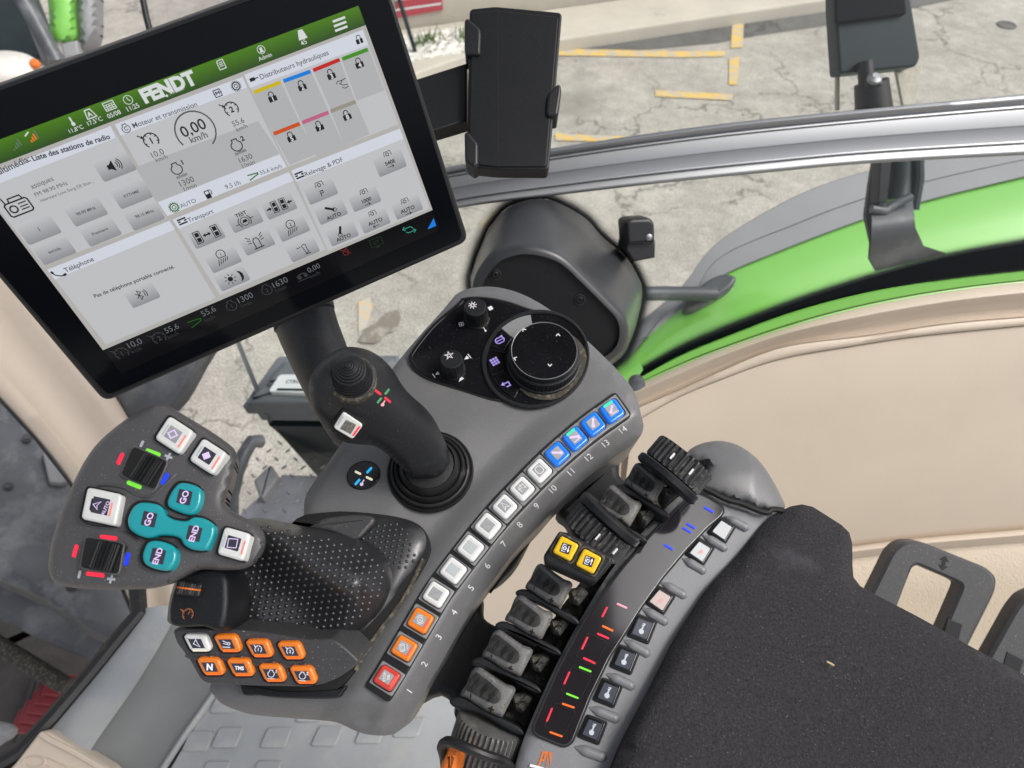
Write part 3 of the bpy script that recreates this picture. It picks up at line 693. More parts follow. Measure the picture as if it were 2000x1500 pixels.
# rear extension of the panel seen below the console
g = MB(); strip(g, WN, [(700, 1000), (850, 960), (1000, 920), (1240, 800)], [(700, 1820), (900, 1815), (1100, 1810), (1320, 1800)], [(0, .004), (.5, .006), (1, .004)], 30); g.build('side_panel', M['trim'], tp)
g = MB(); q = [WN.at(x, y, .021) for x, y in ((1214, 850), (1212, 900), (1208, 960), (1206, 1010))]; tube(g, q, .0012, 6); g.build('seam', M['leather'], tp)
for (x, y) in ((1242, 745),):
    g = MB(); lathe(g, WN.at(x, y, .01), WN.N, [(.011, 0), (.011, .012), (.007, .014)], 16); g.build('stud', M['steel'], tp)
# aluminium rail
RL = Frame(1500, 280, .86, (.02, -.86, .5))
rl = thing('window_rail', 'curved brushed aluminium rail with fine ridges crossing the window', 'rail', RL.at(1500, 330))
rt_ = [(560, 400), (700, 366), (875, 326), (1100, 286), (1400, 243), (1700, 212), (2000, 184), (2160, 170)]
rb_ = [(560, 480), (700, 448), (905, 405), (1100, 380), (1300, 357), (1500, 337), (1700, 319), (2000, 303), (2160, 296)]
g = MB(); strip(g, RL, rt_, rb_, [(0, -.02), (0, -.003), (.015, .001), (.06, .0035), (.11, .003), (.14, .000), (.165, -.0015), (.19, .0015), (.215, .002), (.25, -.0005), (.27, .0), (.50, .0012), (.505, .0018), (.515, .0018), (.52, .0009), (.76, -.0015), (.78, -.001), (.795, .0006), (.82, -.0022), (.87, -.001), (.92, .001), (.95, .0015), (.985, .0005), (1, -.003), (1, -.02)], 90)
g.build('profile', M['alu'], rl, smooth=50)
# cab pillar, left
PL = Frame(150, 850, 1.25, (.45, -.45, .77))
pl = thing('cab_pillar', 'beige padded cab pillar running down behind the touchscreen', 'pillar', PL.at(280, 1210))
Lc = [(-150, 620), (-80, 695), (0, 776), (75, 858), (140, 942), (200, 1050), (268, 1212)]
Rc = [(-20, 400), (40, 510), (92, 600), (165, 692), (252, 820), (330, 1000), (345, 1200)]
g = MB(); strip(g, PL, Lc, Rc, [(0, -.05), (0, .0), (.03, .008), (.17, .012), (.21, .006), (.25, -.002), (.45, -.010), (.62, -.006), (.75, .004), (.88, .006), (.97, -.004), (1, -.02), (1, -.08)], 50)
g.build('padding', M['trim'], pl, smooth=60)
g = MB(); tube(g, [PL.at(x, y, -.004) for x, y in Lc[1:]], .0055, 8); g.build('seal', M['rubber'], pl)
g = MB(); prism(g, Frame(300, 770, 1.35, (0, -.6, .8)), smooth([(170, 660), (330, 560), (440, 600), (384, 712), (332, 796), (262, 830), (225, 782)], 4), -.05, 0, .01); g.build('outer_cover', M['steel'], pl)
# floor with rubber mat
FL = Frame(600, 1450, 1.06, (0, 0, 1))
g = MB(); prism(g, FL, [(-500, 1900), (0, 1500), (275, 1190), (345, 1185), (700, 1190), (900, 1300), (1100, 1900)], -.06, -.02, 0); tag(g.build('floor', M['matd'], smooth=0), kind='structure')
fm = thing('floor_mat', 'grey rubber floor mat with sloping side and raised lozenges', 'floor mat', FL.at(600, 1500))
inner = [(452, 1180), (470, 1250), (424, 1345), (355, 1445), (280, 1560)]
mid = [(345, 1180), (337, 1215), (270, 1330), (180, 1460), (120, 1560)]
outer = [(262, 1190), (255, 1222), (180, 1320), (90, 1430), (-20, 1560)]
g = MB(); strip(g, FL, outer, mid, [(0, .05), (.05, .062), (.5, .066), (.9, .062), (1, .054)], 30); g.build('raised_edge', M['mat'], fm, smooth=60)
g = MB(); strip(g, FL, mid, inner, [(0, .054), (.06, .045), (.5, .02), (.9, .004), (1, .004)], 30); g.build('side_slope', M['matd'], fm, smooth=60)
g = MB(); tube(g, [FL.at(x, y, .005) for x, y in smooth(inner, 5, False)], .005, 8); g.build('bead', M['mat'], fm)
g = MB(); flat(g, FL, [(300, 1560), (424, 1345), (470, 1250), (452, 1190), (800, 1190), (912, 1400), (930, 1560)], .003); g.build('mat_field', M['mat'], fm, smooth=0)
for k, (x, y) in enumerate([(442, 1372), (515, 1368), (610, 1390), (705, 1392), (790, 1368), (388, 1447), (445, 1440), (540, 1440), (640, 1437), (725, 1432), (800, 1420), (420, 1506), (520, 1505)]):
    g = MB(); w_ = 27; h_ = 20; prism(g, FL, roundp([(x - w_ + 10, y - h_), (x + w_ + 4, y - h_), (x + w_ - 12, y + h_), (x - w_ - 8, y + h_)], 7), .002, .0065, .002); g.build('lozenge', M['mat'], fm)
g = MB(); tube(g, [FL.at(x, y, .06) for x, y in ((-40, 1515), (40, 1470), (105, 1400), (180, 1312), (240, 1238), (272, 1200), (268, 1150), (255, 1080))], .013, 10)
tag(g.build('door_seal', M['rubber']), 'thick black rubber seal along the left edge of the floor mat', 'seal')
PD = Frame(120, 1480, .98, (.1, -.35, .93))
pd = thing('beige_cover_plate', 'beige plastic cover with round recess in the bottom left corner', 'cover plate', PD.at(100, 1520, -.03))
g = MB(); prism(g, PD, roundp([(84, 1428), (96, 1430), (215, 1500), (260, 1560), (-40, 1560), (30, 1490), (76, 1430)], 6), -.03, 0, .004); g.build('plate', M['trim'], pd)
g = MB(); tube(g, [PD.at(x, y, .002) for x, y in ((80, 1434), (95, 1444), (150, 1472), (215, 1510))], .004, 8); g.build('raised_lip', M['trim'], pd)
g = MB(); ringp(g, PD, ell(66, 1488, 24, 12, 0, 28), ell(66, 1488, 19, 9, 0, 28), -.004, .003, .001); g.build('round_recess', M['trim'], pd)
g = MB(); ringp(g, PD, roundp([(88, 1478), (160, 1512), (150, 1530), (80, 1495)], 6), roundp([(92, 1482), (154, 1512), (148, 1524), (84, 1492)], 6), -.003, .002, .0006); g.build('rib', M['trim'], pd)
# unseen roof pieces, added to darken what the plastics mirror and limit the sun
g = MB()   # opening on the right placed so the status window mirrors bright sky
for x0, x1, y0, y1 in ((-.20, .235, -.20, .88), (.235, .52, .43, .88), (.47, .52, -.20, .43), (.235, .47, -.20, .13)): box(g, ((x0 + x1) / 2, (y0 + y1) / 2, 3.56), (1, 0, 0), (0, 1, 0), (0, 0, 1), (x1 - x0) / 2, (y1 - y0) / 2, .03)
tag(g.build('roof_light_blocker', mat('roof_blocker_dark', (.06, .058, .055), .9), smooth=0, root=True), 'unseen dark roof slab with an opening, added to shape reflections and sunlight', 'roof')
# wiper motor housing on the glass
hb = [(1000, 720), (940, 640), (920, 560), (926, 518), (944, 470), (959, 440), (995, 403), (1055, 388), (1100, 401), (1145, 428), (1175, 461), (1220, 500), (1244, 536), (1254, 565), (1250, 605), (1232, 665), (1205, 705), (1130, 740)]
hf = [(990, 700), (938, 630), (923, 580), (926, 545), (945, 512), (968, 491), (1010, 478), (1055, 482), (1100, 500), (1145, 542), (1190, 587), (1220, 620), (1227, 650), (1220, 680), (1200, 700), (1150, 730), (1090, 740), (1040, 730)]
mh = thing('wiper_motor_housing', 'large oval black motor cover standing on the window', 'motor cover', WN.at(1090, 600))
NB = 72; B_ = resamp(smooth(hb, 6), NB); F_ = resamp(smooth(hf, 6), NB)
def alignr(A, B): # rotate B so that its start matches A
    k = min(range(len(B)), key=lambda i: sum(math.dist(A[j], B[(j + i) % len(B)]) for j in range(0, len(A), 3))); return B[k:] + B[:k]
F_ = alignr(B_, F_); HW = .17
def hring(t, wz, sh=0): return [WN.at(a[0] * (1 - t) + b[0] * t, a[1] * (1 - t) + b[1] * t, wz) for a, b in zip(B_, F_)]
g = MB(); rings = [hring(0, 0), hring(.0, .02), hring(.3, .06), hring(.8, .13), hring(.93, .150), hring(1.0, .157)]
c = sum(rings[-1], Vector()) / NB
rings.append([q + (c - q) * .05 + WN.N * .004 for q in rings[-1]]); rings.append([q + (c - q) * .07 + WN.N * .001 for q in rings[-1]]); 
bridge(g, rings, cap1=False); g.build('shell', mat('satin_black_cover', (.035, .037, .042), .33, bump=.15, bs=900, var=.08, vs=12, bdist=.0003), mh, smooth=60)
g = MB(); last = rings[-1]; r1 = [q - WN.N * .005 for q in last]; r2_ = [q + (c - q) * .05 for q in r1]; bridge(g, [last, r1, r2_], cap1=True); g.build('face_plate', M['black'], mh, smooth=30)
HWF = Frame(1000, 560, 1, WN.N); HWF.O = r2_[0]
for (x, y) in ((967, 536), (1132, 585)):
    g = MB(); k = HWF.sc(x, y); lathe(g, HWF.at(x, y, .0), WN.N, [(12 * k, 0), (11.5 * k, .001), (9 * k, .0012), (8.8 * k, -.001), (7 * k, -.001), (7 * k, .0015), (5.5 * k, .0025), (3 * k, .0025), (2.6 * k, .001), (0.1 * k, .001)], 24); g.build('screw', M['screw'], mh)
fo = [(x + (x - 1090) * .17, y + (y - 560) * .19) for x, y in hb]
frit_strip('dotted_border', WN, [(x, y) for x, y in hb], fo, win, 120, True, .0)
g = MB(); ag = [WN.at(x, y, .0) for x, y in ((1207, 480), (1228, 505), (1245, 520))]
BF = Frame(1250, 470, .88, (.15, -.85, .5))
cb = thing('sensor_block', 'small black block with a tiny lens beside the motor cover', 'sensor', BF.at(1245, 500))
g = MB(); prism(g, BF, roundp([(1222, 434), (1232, 428), (1270, 426), (1279, 436), (1280, 476), (1225, 478)], 5), -.02, .012, .004, base=True); prism(g, BF, [(1224, 474), (1281, 470), (1280, 504), (1238, 512), (1222, 490)], -.03, .004, .003); g.build('case', M['blackm'], cb)
g = MB(); lathe(g, BF.at(1267, 463, .011), BF.N, [(.0042, 0), (.004, .002), (.001, .0032)], 16); g.build('lens', M['alu'], cb)
# seat-side adjuster loops
LF = Frame(1800, 1180, .78, (0, -.6, .8))
LOOPS = [([(1668, 1230), (1745, 1075), (1768, 1058), (1800, 1058), (1925, 1108), (1946, 1128), (1942, 1156), (1840, 1360), (1640, 1320)], [(1722, 1260), (1774, 1124), (1781, 1107), (1792, 1103), (1868, 1136), (1880, 1143), (1876, 1156), (1800, 1330), (1712, 1300)]),
         ([(1890, 1360), (1985, 1190), (2005, 1165), (2035, 1152), (2120, 1190), (2190, 1225), (2200, 1250), (2150, 1450), (1900, 1420)], [(1970, 1380), (2035, 1240), (2042, 1225), (2055, 1220), (2110, 1245), (2140, 1260), (2140, 1280), (2090, 1420), (1960, 1400)])]
for k, (outl, lab) in enumerate((
    ([(1680, 1200), (1700, 1161), (1745, 1077), (1762, 1060), (1787, 1056), (1820, 1065), (1928, 1110), (1945, 1126), (1942, 1150), (1890, 1262), (1862, 1320), (1808, 1310), (1838, 1234), (1880, 1150), (1874, 1138), (1790, 1102), (1780, 1108), (1754, 1184), (1740, 1230)], 'black plastic loop handle with arrow cut out, nearer the middle of the trim panel'),
    ([(1915, 1310), (1965, 1225), (2000, 1172), (2025, 1150), (2060, 1150), (2200, 1200), (2180, 1260), (2060, 1200), (2040, 1230), (2000, 1330), (1975, 1400)], 'black plastic loop handle cut off by the right edge of the picture'))):
    lp = thing('loop_handle', lab, 'handle', LF.at(outl[0][0], outl[0][1]), 'loop handles beside the armrest')
    g = MB(); oo, ii = LOOPS[k]; ringp(g, LF, roundp(oo, 12), roundp(ii, 6), -.016, .004, .003); ringp(g, LF, roundp(ii, 6), roundp(oo, 12), -.016, -.0159, 0)
    g.build('loop', M['side'], lp)
    if k == 0:
        g = MB(); icon(g, LF, 1843, 1100, .0043, 15, [('P', [(-.25, -.1), (-.25, .3), (-.7, .3), (0, 1), (.7, .3), (.25, .3), (.25, -.1)]), ('P', [(-.25, -.1), (.25, -.1), (.25, -.3), (.7, -.3), (0, -1), (-.7, -.3), (-.25, -.3)])], 0, -15); g.build('arrow', M['groove'], lp, smooth=0)
        g = MB(); prism(g, LF, [(1852, 1208), (1880, 1220), (1872, 1252), (1842, 1245)], .003, .005, .0004); g.build('clip', M['black'], lp)
    else:
        g = MB(); prism(g, LF, [(1968, 1273), (2000, 1290), (1990, 1318), (1958, 1306)], .003, .005, .0004); g.build('clip', M['black'], lp)
# ================================================================== CONTROL CONSOLE
C = Frame(950, 850, .5, (0, -.22, .975))
def tang(pl, x, y):
    best = min(range(len(pl) - 1), key=lambda i: dpl(x, y, pl[i:i + 2])[0]); a, b = pl[best], pl[best + 1]
    return math.degrees(math.atan2(-(b[1] - a[1]), b[0] - a[0]))
KEYS = [(756, 1325), (790, 1267), (822, 1213), (852, 1162), (886, 1115), (920, 1071), (954, 1028), (987, 990), (1021, 955), (1055, 920), (1090, 887), (1125, 857), (1160, 829), (1197, 803)]
SPL = smooth([(735, 1357)] + KEYS + [(1219, 787)], 4, False)
OUT = smooth([(868, 602), (893, 573), (925, 562), (962, 560), (1005, 569), (1045, 587), (1088, 615), (1132, 652), (1175, 692), (1215, 733), (1240, 768), (1252, 810), (1257, 835), (1243, 862), (1200, 893), (1140, 938), (1092, 983), (1060, 1020), (1010, 1072), (975, 1118), (935, 1172), (895, 1235), (862, 1295), (838, 1335), (812, 1385), (790, 1418), (765, 1435), (730, 1436), (700, 1430), (668, 1415), (640, 1408), (560, 1402), (490, 1395), (440, 1378), (418, 1358), (412, 1335), (470, 1240), (520, 1150), (565, 1060), (592, 1010), (600, 962), (665, 870), (770, 715)], 4)
SPLX = [(650, 1500)] + SPL + [(1300, 728)]
def cex(x, y, h):
    d, sd_ = dpl(x, y, SPLX); e = 0
    if sd_ > 0: e -= max(0, d - 30) * .00030 * min(1, max(0, d - 30) / 12)        # outer band carrying the numbers
    else:
        t = max(0, min(1, (d - 30) / 50)); f = max(0, min(1, (170 - d) / 90)) if y < 1040 else 1
        k = max(0, min(1, (y - 760) / 120)); e -= .0055 * (t * t * (3 - 2 * t)) * f * k
    if y > 1290:
        t = max(0, min(1, (y - 1345) / 60)); e -= .012 * t * t * max(0, min(1, (800 - x) / 80))
    return e
con = thing('control_console', 'dark grey moulded armrest console with coloured square keys along its curved edge', 'control console', C.at(850, 1000, -.04))
g = MB(); BC = inflate(g, C, OUT, .007, -.0068, .16, 11, extra=cex, skirt=.034, taper=.03)
g.build('housing', M['grey'], con, smooth=60)
CPAN = [(896, 592), (905, 583), (941, 581), (988, 589), (1030, 603), (1066, 614), (1100, 631), (1126, 660), (1142, 695), (1139, 729), (1118, 755), (1087, 773), (1040, 783), (1001, 783), (962, 779), (910, 763), (845, 742), (814, 724), (801, 703), (806, 685), (845, 636)]
cs = smooth(CPAN, 4)
g = MB(); loft2(g, C, [C.uv(x, y, .001) for x, y in cs], [(-.0009, -.004), (-.0009, .0009), (-.0004, .0012)], 0, True); g.build('panel_groove', M['groove'], con)
g = MB(); loft2(g, C, [C.uv(x, y, .0015) for x, y in cs], [(.0002, -.002), (.0002, .0012), (.0006, .0018), (.0016, .0018), (.0020, .0015)], 0, True)
cp = g.build('climate_panel', M['gloss'], con)
# dial surround
g = MB(); ringp(g, C, ell(1046, 700, 107, 95, 20, 64), ell(1048, 700, 99, 87, 20, 64), .001, .0034, .0008); g.build('dial_surround', M['black'], con)
g = MB(); prism(g, C, ell(1048, 701, 98, 86, 20, 64), .001, .0022, .0003)
g.build('dial_seat', M['gloss'], con)
def arcseg(a0, a1, r0, r1, n=12):
    f = lambda r_, a: (1050 + r_ * math.cos(R(a)), 700 - r_ * .89 * math.sin(R(a)))
    return [f(r1, a0 + (a1 - a0) * k / n) for k in range(n + 1)] + [f(r0, a1 - (a1 - a0) * k / n) for k in range(n + 1)]
for nm, a0, a1, rm in (('sensor_window', 98, 137, M['clear']), ('arc_key', 139, 164, M['gloss']), ('arc_key', 166, 203, M['gloss']), ('arc_key', 205, 242, M['gloss'])):
    g = MB(); prism(g, C, arcseg(a0, a1, 66, 97), .0015, .0036, .0005); k = g.build(nm, rm, con)
    if nm == 'arc_key':
        am = (a0 + a1) / 2; x, y = 1050 + 84 * math.cos(R(am)), 700 - 84 * .89 * math.sin(R(am)); g = MB()
        if a0 == 139: icon(g, C, x, y, .0038, 9, [('A', -.3, 0, .7, 60, 300, .22), ('A', .3, 0, .7, -120, 120, .22), ('L', [(-.9, 0), (.9, 0)], .2), ('P', [(.5, .9), (1.1, .9), (.8, .3)])], 0, 30)
        elif a0 == 166:
            icon(g, C, x, y, .0038, 9, [('P', [(i * .62 - .25, j * .62 - .25), (i * .62 + .25, j * .62 - .25), (i * .62 + .25, j * .62 + .25), (i * .62 - .25, j * .62 + .25)]) for i in (-1, 0, 1) for j in (-1, 0, 1)], 0, 30)
        else: icon(g, C, x, y, .0038, 9, [('L', [(-.4, .45), (.7, .45), (.7, -.5), (-.2, -.5)], .28), ('P', [(-.35, 1.0), (-.35, -.1), (-1.1, .45)])], 0, 30)
        g.build('symbol', M['violet'], k, smooth=0)
g = MB(); ringp(g, C, ell(1072, 712, 76, 68, 20, 64), ell(1062, 704, 62, 55, 20, 64), .002, .0029, .0002); g.build('dust_ring', M['dust'], con)
# big dial
sC = C.sc(1062, 706)
g = MB(); O = C.at(1061, 708, .002); r_ = 69 * sC
lathe(g, O, C.N, [(r_ * 1.03, 0), (r_ * 1.03, .003), (r_ * .99, .0035), (r_, .0045, 1), (r_, .0115, 1), (r_ * .985, .0122), (r_ * .95, .0126), (r_ * .93, .0132), (r_ * .93, .0165), (r_ * .915, .0178), (r_ * .90, .0180), (r_ * .885, .0176)], 64, ribs=60, ribd=.0006)
dl = g.build('rotary_dial', M['black'], con, smooth=40)
g = MB(); lathe(g, O, C.N, [(r_ * .885, .0170), (r_ * .885, .0178), (r_ * .87, .0181), (r_ * .5, .0178), (r_ * .01, .0176)], 64); g.build('dial_face', M['gloss'], dl)
g = MB(); lathe(g, O, C.N, [(r_ * .905, .0179), (r_ * .90, .0184), (r_ * .89, .0183), (r_ * .885, .0178)], 64, cap=False); g.build('chrome_ring', M['clear'], dl)
g = MB()
for x, y, a in ((1023, 644, 35), (1090, 654, 0), (1006, 700, 75), (1074, 713, 180)):
    icon(g, C, x, y, .0204, 5, [('L', [(-.8, -.5), (0, .5), (.8, -.5)], .35)], 0, a)
g.build('arrow_mark', M['mark'], dl, smooth=0)
# two small knobs
SUN_ = [('A', 0, 0, .38, 0, 360, .22)] + [('L', [(.55 * math.cos(R(a)), .55 * math.sin(R(a))), (.95 * math.cos(R(a)), .95 * math.sin(R(a)))], .18) for a in range(0, 360, 45)]
STAR = [('O', [(.95 * math.cos(R(90 + k * 144)), .95 * math.sin(R(90 + k * 144))) for k in range(5)], .2)]
for (bx, by, tx, ty, ic) in ((930, 622, 923, 596, SUN_), (885, 722, 877, 694, STAR)):
    s_ = C.sc(bx, by); O = C.at(bx, by, .0015); r_ = 22.5 * s_; g = MB()
    lathe(g, O, C.N, [(r_ * 1.08, 0), (r_ * 1.08, .001), (r_ * 1.02, .0015), (r_ * 1.04, .003, 1), (r_ * .96, .0145, 1), (r_ * .92, .0152), (r_ * .88, .0157), (r_ * .83, .0158), (r_ * .8, .0155), (.0001, .0155)], 48, ribs=34, ribd=.0005)
    kb = g.build('knob', M['black'], con, smooth=40)
    g = MB(); icon(g, C, tx, ty, .0173, 9, ic, 0, 15); g.build('symbol', M['inkdim'], kb, smooth=0)
g = MB()
FAN = [('C', .42 * math.cos(R(a)), .42 * math.sin(R(a)), .36) for a in (45, 135, 225, 315)]
FANO = [('A', .42 * math.cos(R(a)), .42 * math.sin(R(a)), .32, 0, 360, .14) for a in (45, 135, 225, 315)]
icon(g, C, 958, 602, .0020, 7, FAN, 0, 30); icon(g, C, 901, 633, .0020, 7, FANO, 0, 10)
TRI = [('P', [(-.8, -.5), (.7, .1), (-.8, .7)])]
icon(g, C, 911, 699, .0020, 7, [('P', [(.5, .6), (-.8, -.1), (.5, -.6)]), ('L', [(1.0, .8), (1.0, -.8)], .25)], 0, 35)
icon(g, C, 852, 731, .0020, 7, [('P', [(.8, .6), (-.3, 0), (.8, -.6)]), ('L', [(-.8, .7), (-.8, -.7)], .25)], 0, 35); icon(g, C, 900, 741, .0020, 7, [('P', [(.8, .7), (-1, -.1), (.8, -.5)])], 0, 50)
icon(g, C, 947, 643, .0020, 5, [('L', [(-.6, .9), (.2, -.5)], .3), ('C', .3, -.7, .4)], 0, 0)
g.build('panel_print', M['mark'], con, smooth=0)
g = MB(); icon(g, C, 938, 634, .00195, 20, [('P', [(-1, .3), (-.3, .5), (.7, .9), (1.1, .6), (.8, 0), (.2, -.5), (-.6, -.3)])], 0, 10); g.build('dust_patch', mat('dust_smudge', (.045, .04, .032), .9, stain=(.15, .135, .10), sts=700, stt=.5), con, smooth=0)
# key strip
def sidept(t, off):   # point on the strip centre line shifted sideways
    q = resamp(SPL, 60, False); i = int(t * 59); a = q[max(0, i - 1)]; b = q[min(59, i + 1)]; L = math.dist(a, b); nx, ny = -(b[1] - a[1]) / L, (b[0] - a[0]) / L
    return (q[i][0] + nx * off, q[i][1] + ny * off)
trk = [sidept(t / 24, -29) for t in range(25)] + [sidept(1 - t / 24, 28) for t in range(25)]
g = MB(); prism(g, C, roundp(trk, 9, 3), -.004, .0014, .0006); g.build('key_strip_frame', M['black'], con)
tri2 = [sidept(t / 24, -25.5) for t in range(25)] + [sidept(1 - t / 24, 24.5) for t in range(25)]
kinds = ['r', 'o', 'o'] + ['w'] * 7 + ['b'] * 4
kmat = {'r': M['keyr'], 'o': M['keyo'], 'w': M['keyw'], 'b': M['keyb']}
LEV = [('L', [(-.9, .7), (.7, -.2)], .5), ('C', .6, -.2, .4), ('L', [(-.9, -.7), (.9, -.7)], .2)]
names = {}
for i, ((x, y), kd) in enumerate(zip(KEYS, kinds)):
    a = tang(SPL, x, y); pit = 27 if i > 3 else 29; sz = 1 if i > 6 else 1.08
    g = MB(); prism(g, C, rr(x, y, pit - 3.5, 24.5 * sz, a, 3, 2), .0, .0021, .0004); g.build('key_tray', M['clear'], con)
    g = MB(); prism(g, C, rr(x, y, 20.5 * sz, 20.5 * sz, a, 9), .0015, .0023, .0002); g.build('key_shadow_gap', M['groove'], con)
    g = MB(); prism(g, C, rr(x - 1, y - 1.5, 19 * sz, 19.5 * sz, a, 8, 5), .0015, .0052, .0016, seg=5); kk = g.build('push_key', kmat[kd], con, smooth=50)
    cx, cy = x - 1.5, y - 2.5; W_ = .0053
    g = MB(); 
    if kd == 'w':
        ringp(g, C, rr(cx, cy, 14 * sz, 14 * sz, a, 3), rr(cx, cy, 12.5 * sz, 12.5 * sz, a, 3), .0048, .0055, .0001); g.build('key_rim', M['inkdim'], kk)
        g = MB(); prism(g, C, rr(cx, cy, 9.5 * sz, 10.5 * sz, a, 1, 1), .005, .0056, 0); g.build('display', M['oledg'] if i not in (4, 5) else M['keyw2'], kk, smooth=0)
    else:
        prism(g, C, rr(cx, cy, 10 * sz, 10.5 * sz, a, 1, 1), .005, .0056, 0); g.build('display', M['oledg'], kk, smooth=0)
    if i in (11, 13):
        g = MB(); dx, dy = math.cos(R(a)), -math.sin(R(a)); px_, py_ = cx - dy * -15 * 0 , cy
        q = rr(cx - 14 * math.sin(R(a)) * 1.0, cy - 14 * math.cos(R(a)) * 1.0, 10, 2.4, a, 1, 1); prism(g, C, q, .005, .0057, 0); g.build('status_light', glow('mint_green_led', (.06, .9, .45), .9), kk, smooth=0)
    elif kd in 'ro':
        g = MB(); q = rr(cx + 14.5 * math.sin(R(a)), cy + 14.5 * math.cos(R(a)), 11, 1.6, a, 1, 1); prism(g, C, q, .005, .0056, 0); g.build('status_light', glow('key_edge_red', (1, .16, .12), .6), kk, smooth=0)
    its = {0: [('T', 'STOP', 0, .38, .75, .02), ('T', 'ISB', 0, -.45, .75, .02)], 1: [('A', 0, .3, .5, 0, 360, .12), ('A', 0, .3, .75, 130, 230, .12), ('A', 0, .3, .75, -50, 50, .12), ('T', '(!)', 0, .3, .5, .0), ('T', 'AUX', 0, -.75, .5, .02)], 2: [('A', 0, 0, .55, 0, 360, .12), ('A', 0, 0, .85, 130, 230, .12), ('A', 0, 0, .85, -50, 50, .12), ('L', [(-.2, .3), (-.2, -.3)], .12), ('L', [(.15, .3), (.15, -.3)], .12)],
           7: [('O', [(0, .9), (.6, -.8), (0, -.3), (-.6, -.8)], .16)], 8: [('L', [(-.6, -.7), (-.6, .5), (.6, .5), (.6, -.7)], .12), ('L', [(-.9, .1), (-.2, .1)], .12), ('L', [(0, .9), (0, -.2)], .12), ('L', [(.3, -.3), (.9, -.3)], .12)], 9: [('O', [(-.7, -.5), (-.4, -.8), (.4, -.8), (.7, -.5), (.7, .5), (.4, .8), (-.4, .8), (-.7, .5)], .14)],
           10: [('L', [(-.8, .8), (.6, -.5)], .5), ('C', .6, -.5, .38)], 11: LEV, 12: [('L', [(.7, .9), (-.4, -.5)], .5), ('C', -.4, -.5, .38)], 13: [('L', [(.7, .8), (-.5, -.2)], .45), ('C', -.5, -.25, .35), ('L', [(-.6, -.75), (.8, -.75)], .2)]}.get(i)
    if its: g = MB(); icon(g, C, cx, cy, .00565, 9.5, its, 0, a + (30 if i == 0 else 0 if i > 2 else 40)); g.build('symbol', M['inkdim'] if kd != 'b' else M['lilac'], kk, smooth=0)
NUM = [(800, 1350), (829, 1297), (857, 1244), (887, 1196), (920, 1148), (952, 1105), (984, 1062), (1015, 1025), (1048, 988), (1080, 955), (1115, 922), (1150, 893), (1183, 866), (1217, 839)]
for i, (x, y) in enumerate(NUM):
    g = MB(); text(g, C, x, y, 0, str(i + 1), 18, 0, tang(SPL, x, y), 0, bvh=BC); g.build('key_number', M['mark'], con, smooth=0)
# round indicator
g = MB(); prism(g, C, ell(710, 928, 33.5, 27.5, 20, 40), -.003, .0006, .0003); g.build('indicator_rim', M['groove'], con)
g = MB(); prism(g, C, ell(710, 928, 31.5, 26, 20, 40), -.003, .0012, .0003); ri = g.build('round_indicator', M['gloss'], con)
def bar(x, y, L, wd, ang, fr, w_, m, par, bvh=None, name='light_bar', th=.0004):
    g = MB(); q = rr(x, y, L / 2, wd / 2, ang, wd / 2.2, 3)
    if bvh: q2 = drape([fr.at(a, b, w_) for a, b in q], bvh, .0004); n_ = fr.N; c_ = sum(q2, Vector()) / len(q2); g.add(q2[::-1] if area2(q) > 0 else q2, [list(range(len(q2)))])
    else: prism(g, fr, q, w_ - .0006, w_ + th, .0001)
    return g.build(name, m, par, smooth=0)
for x, y, L, a, m_ in ((721, 918, 15, 48, 'led_c'), (698, 941, 15, 48, 'led_c'), (699, 923, 13, -25, 'led_w'), (721, 934, 14, -25, 'led_w')): bar(x, y, L, 4.2, a, C, .0015, M[m_], ri)
g = MB(); icon(g, C, 708, 943, .0017, 7, [('C', -.2, -.4, .5), ('L', [(-.1, 0), (.35, .9)], .35)], 0, 0); g.build('lever_symbol', M['lilac'], ri, smooth=0)
# recess round the lever
g = MB(); prism(g, C, smooth([(560, 1030), (640, 1000), (740, 1004), (806, 1018), (835, 1045), (838, 1085), (795, 1160), (740, 1235), (702, 1296), (660, 1345), (620, 1354), (500, 1356), (470, 1340), (470, 1200)], 4), -.02, .0008, .0004); g.build('lever_slot', M['groove'], con)
g = MB(); q = smooth([(826, 1092), (790, 1165), (735, 1240), (704, 1290), (694, 1310)], 5, False); tube(g, [C.at(x, y, .0006) for x, y in q], .0016, 6); g.build('dusty_seam', M['dust'], con)
g = MB(); prism(g, C, smooth([(480, 1338), (560, 1350), (655, 1346), (676, 1338), (668, 1352), (650, 1362), (560, 1362), (500, 1356)], 4), -.01, .0016, .0006); g.build('slot_lip', M['black'], con)
# black under-structure between console and armrest
for nm, p_, dz in (('swivel_arm', [(1092, 985), (1200, 888), (1212, 925), (1236, 950), (1262, 985), (1200, 1080), (1150, 1080), (1122, 1045), (1108, 1018)], -.052), ('swivel_arm', [(800, 1370), (930, 1165), (945, 1205), (978, 1225), (1040, 1250), (1080, 1300), (1060, 1460), (960, 1480), (905, 1400), (858, 1355)], -.052), ('cable_guide', [(945, 1150), (1040, 1030), (1022, 1075), (1000, 1110), (972, 1136), (958, 1142)], -.050)):
    g = MB(); prism(g, C, smooth(p_, 4), dz - .02, dz, .006); g.build(nm, M['black'], con)

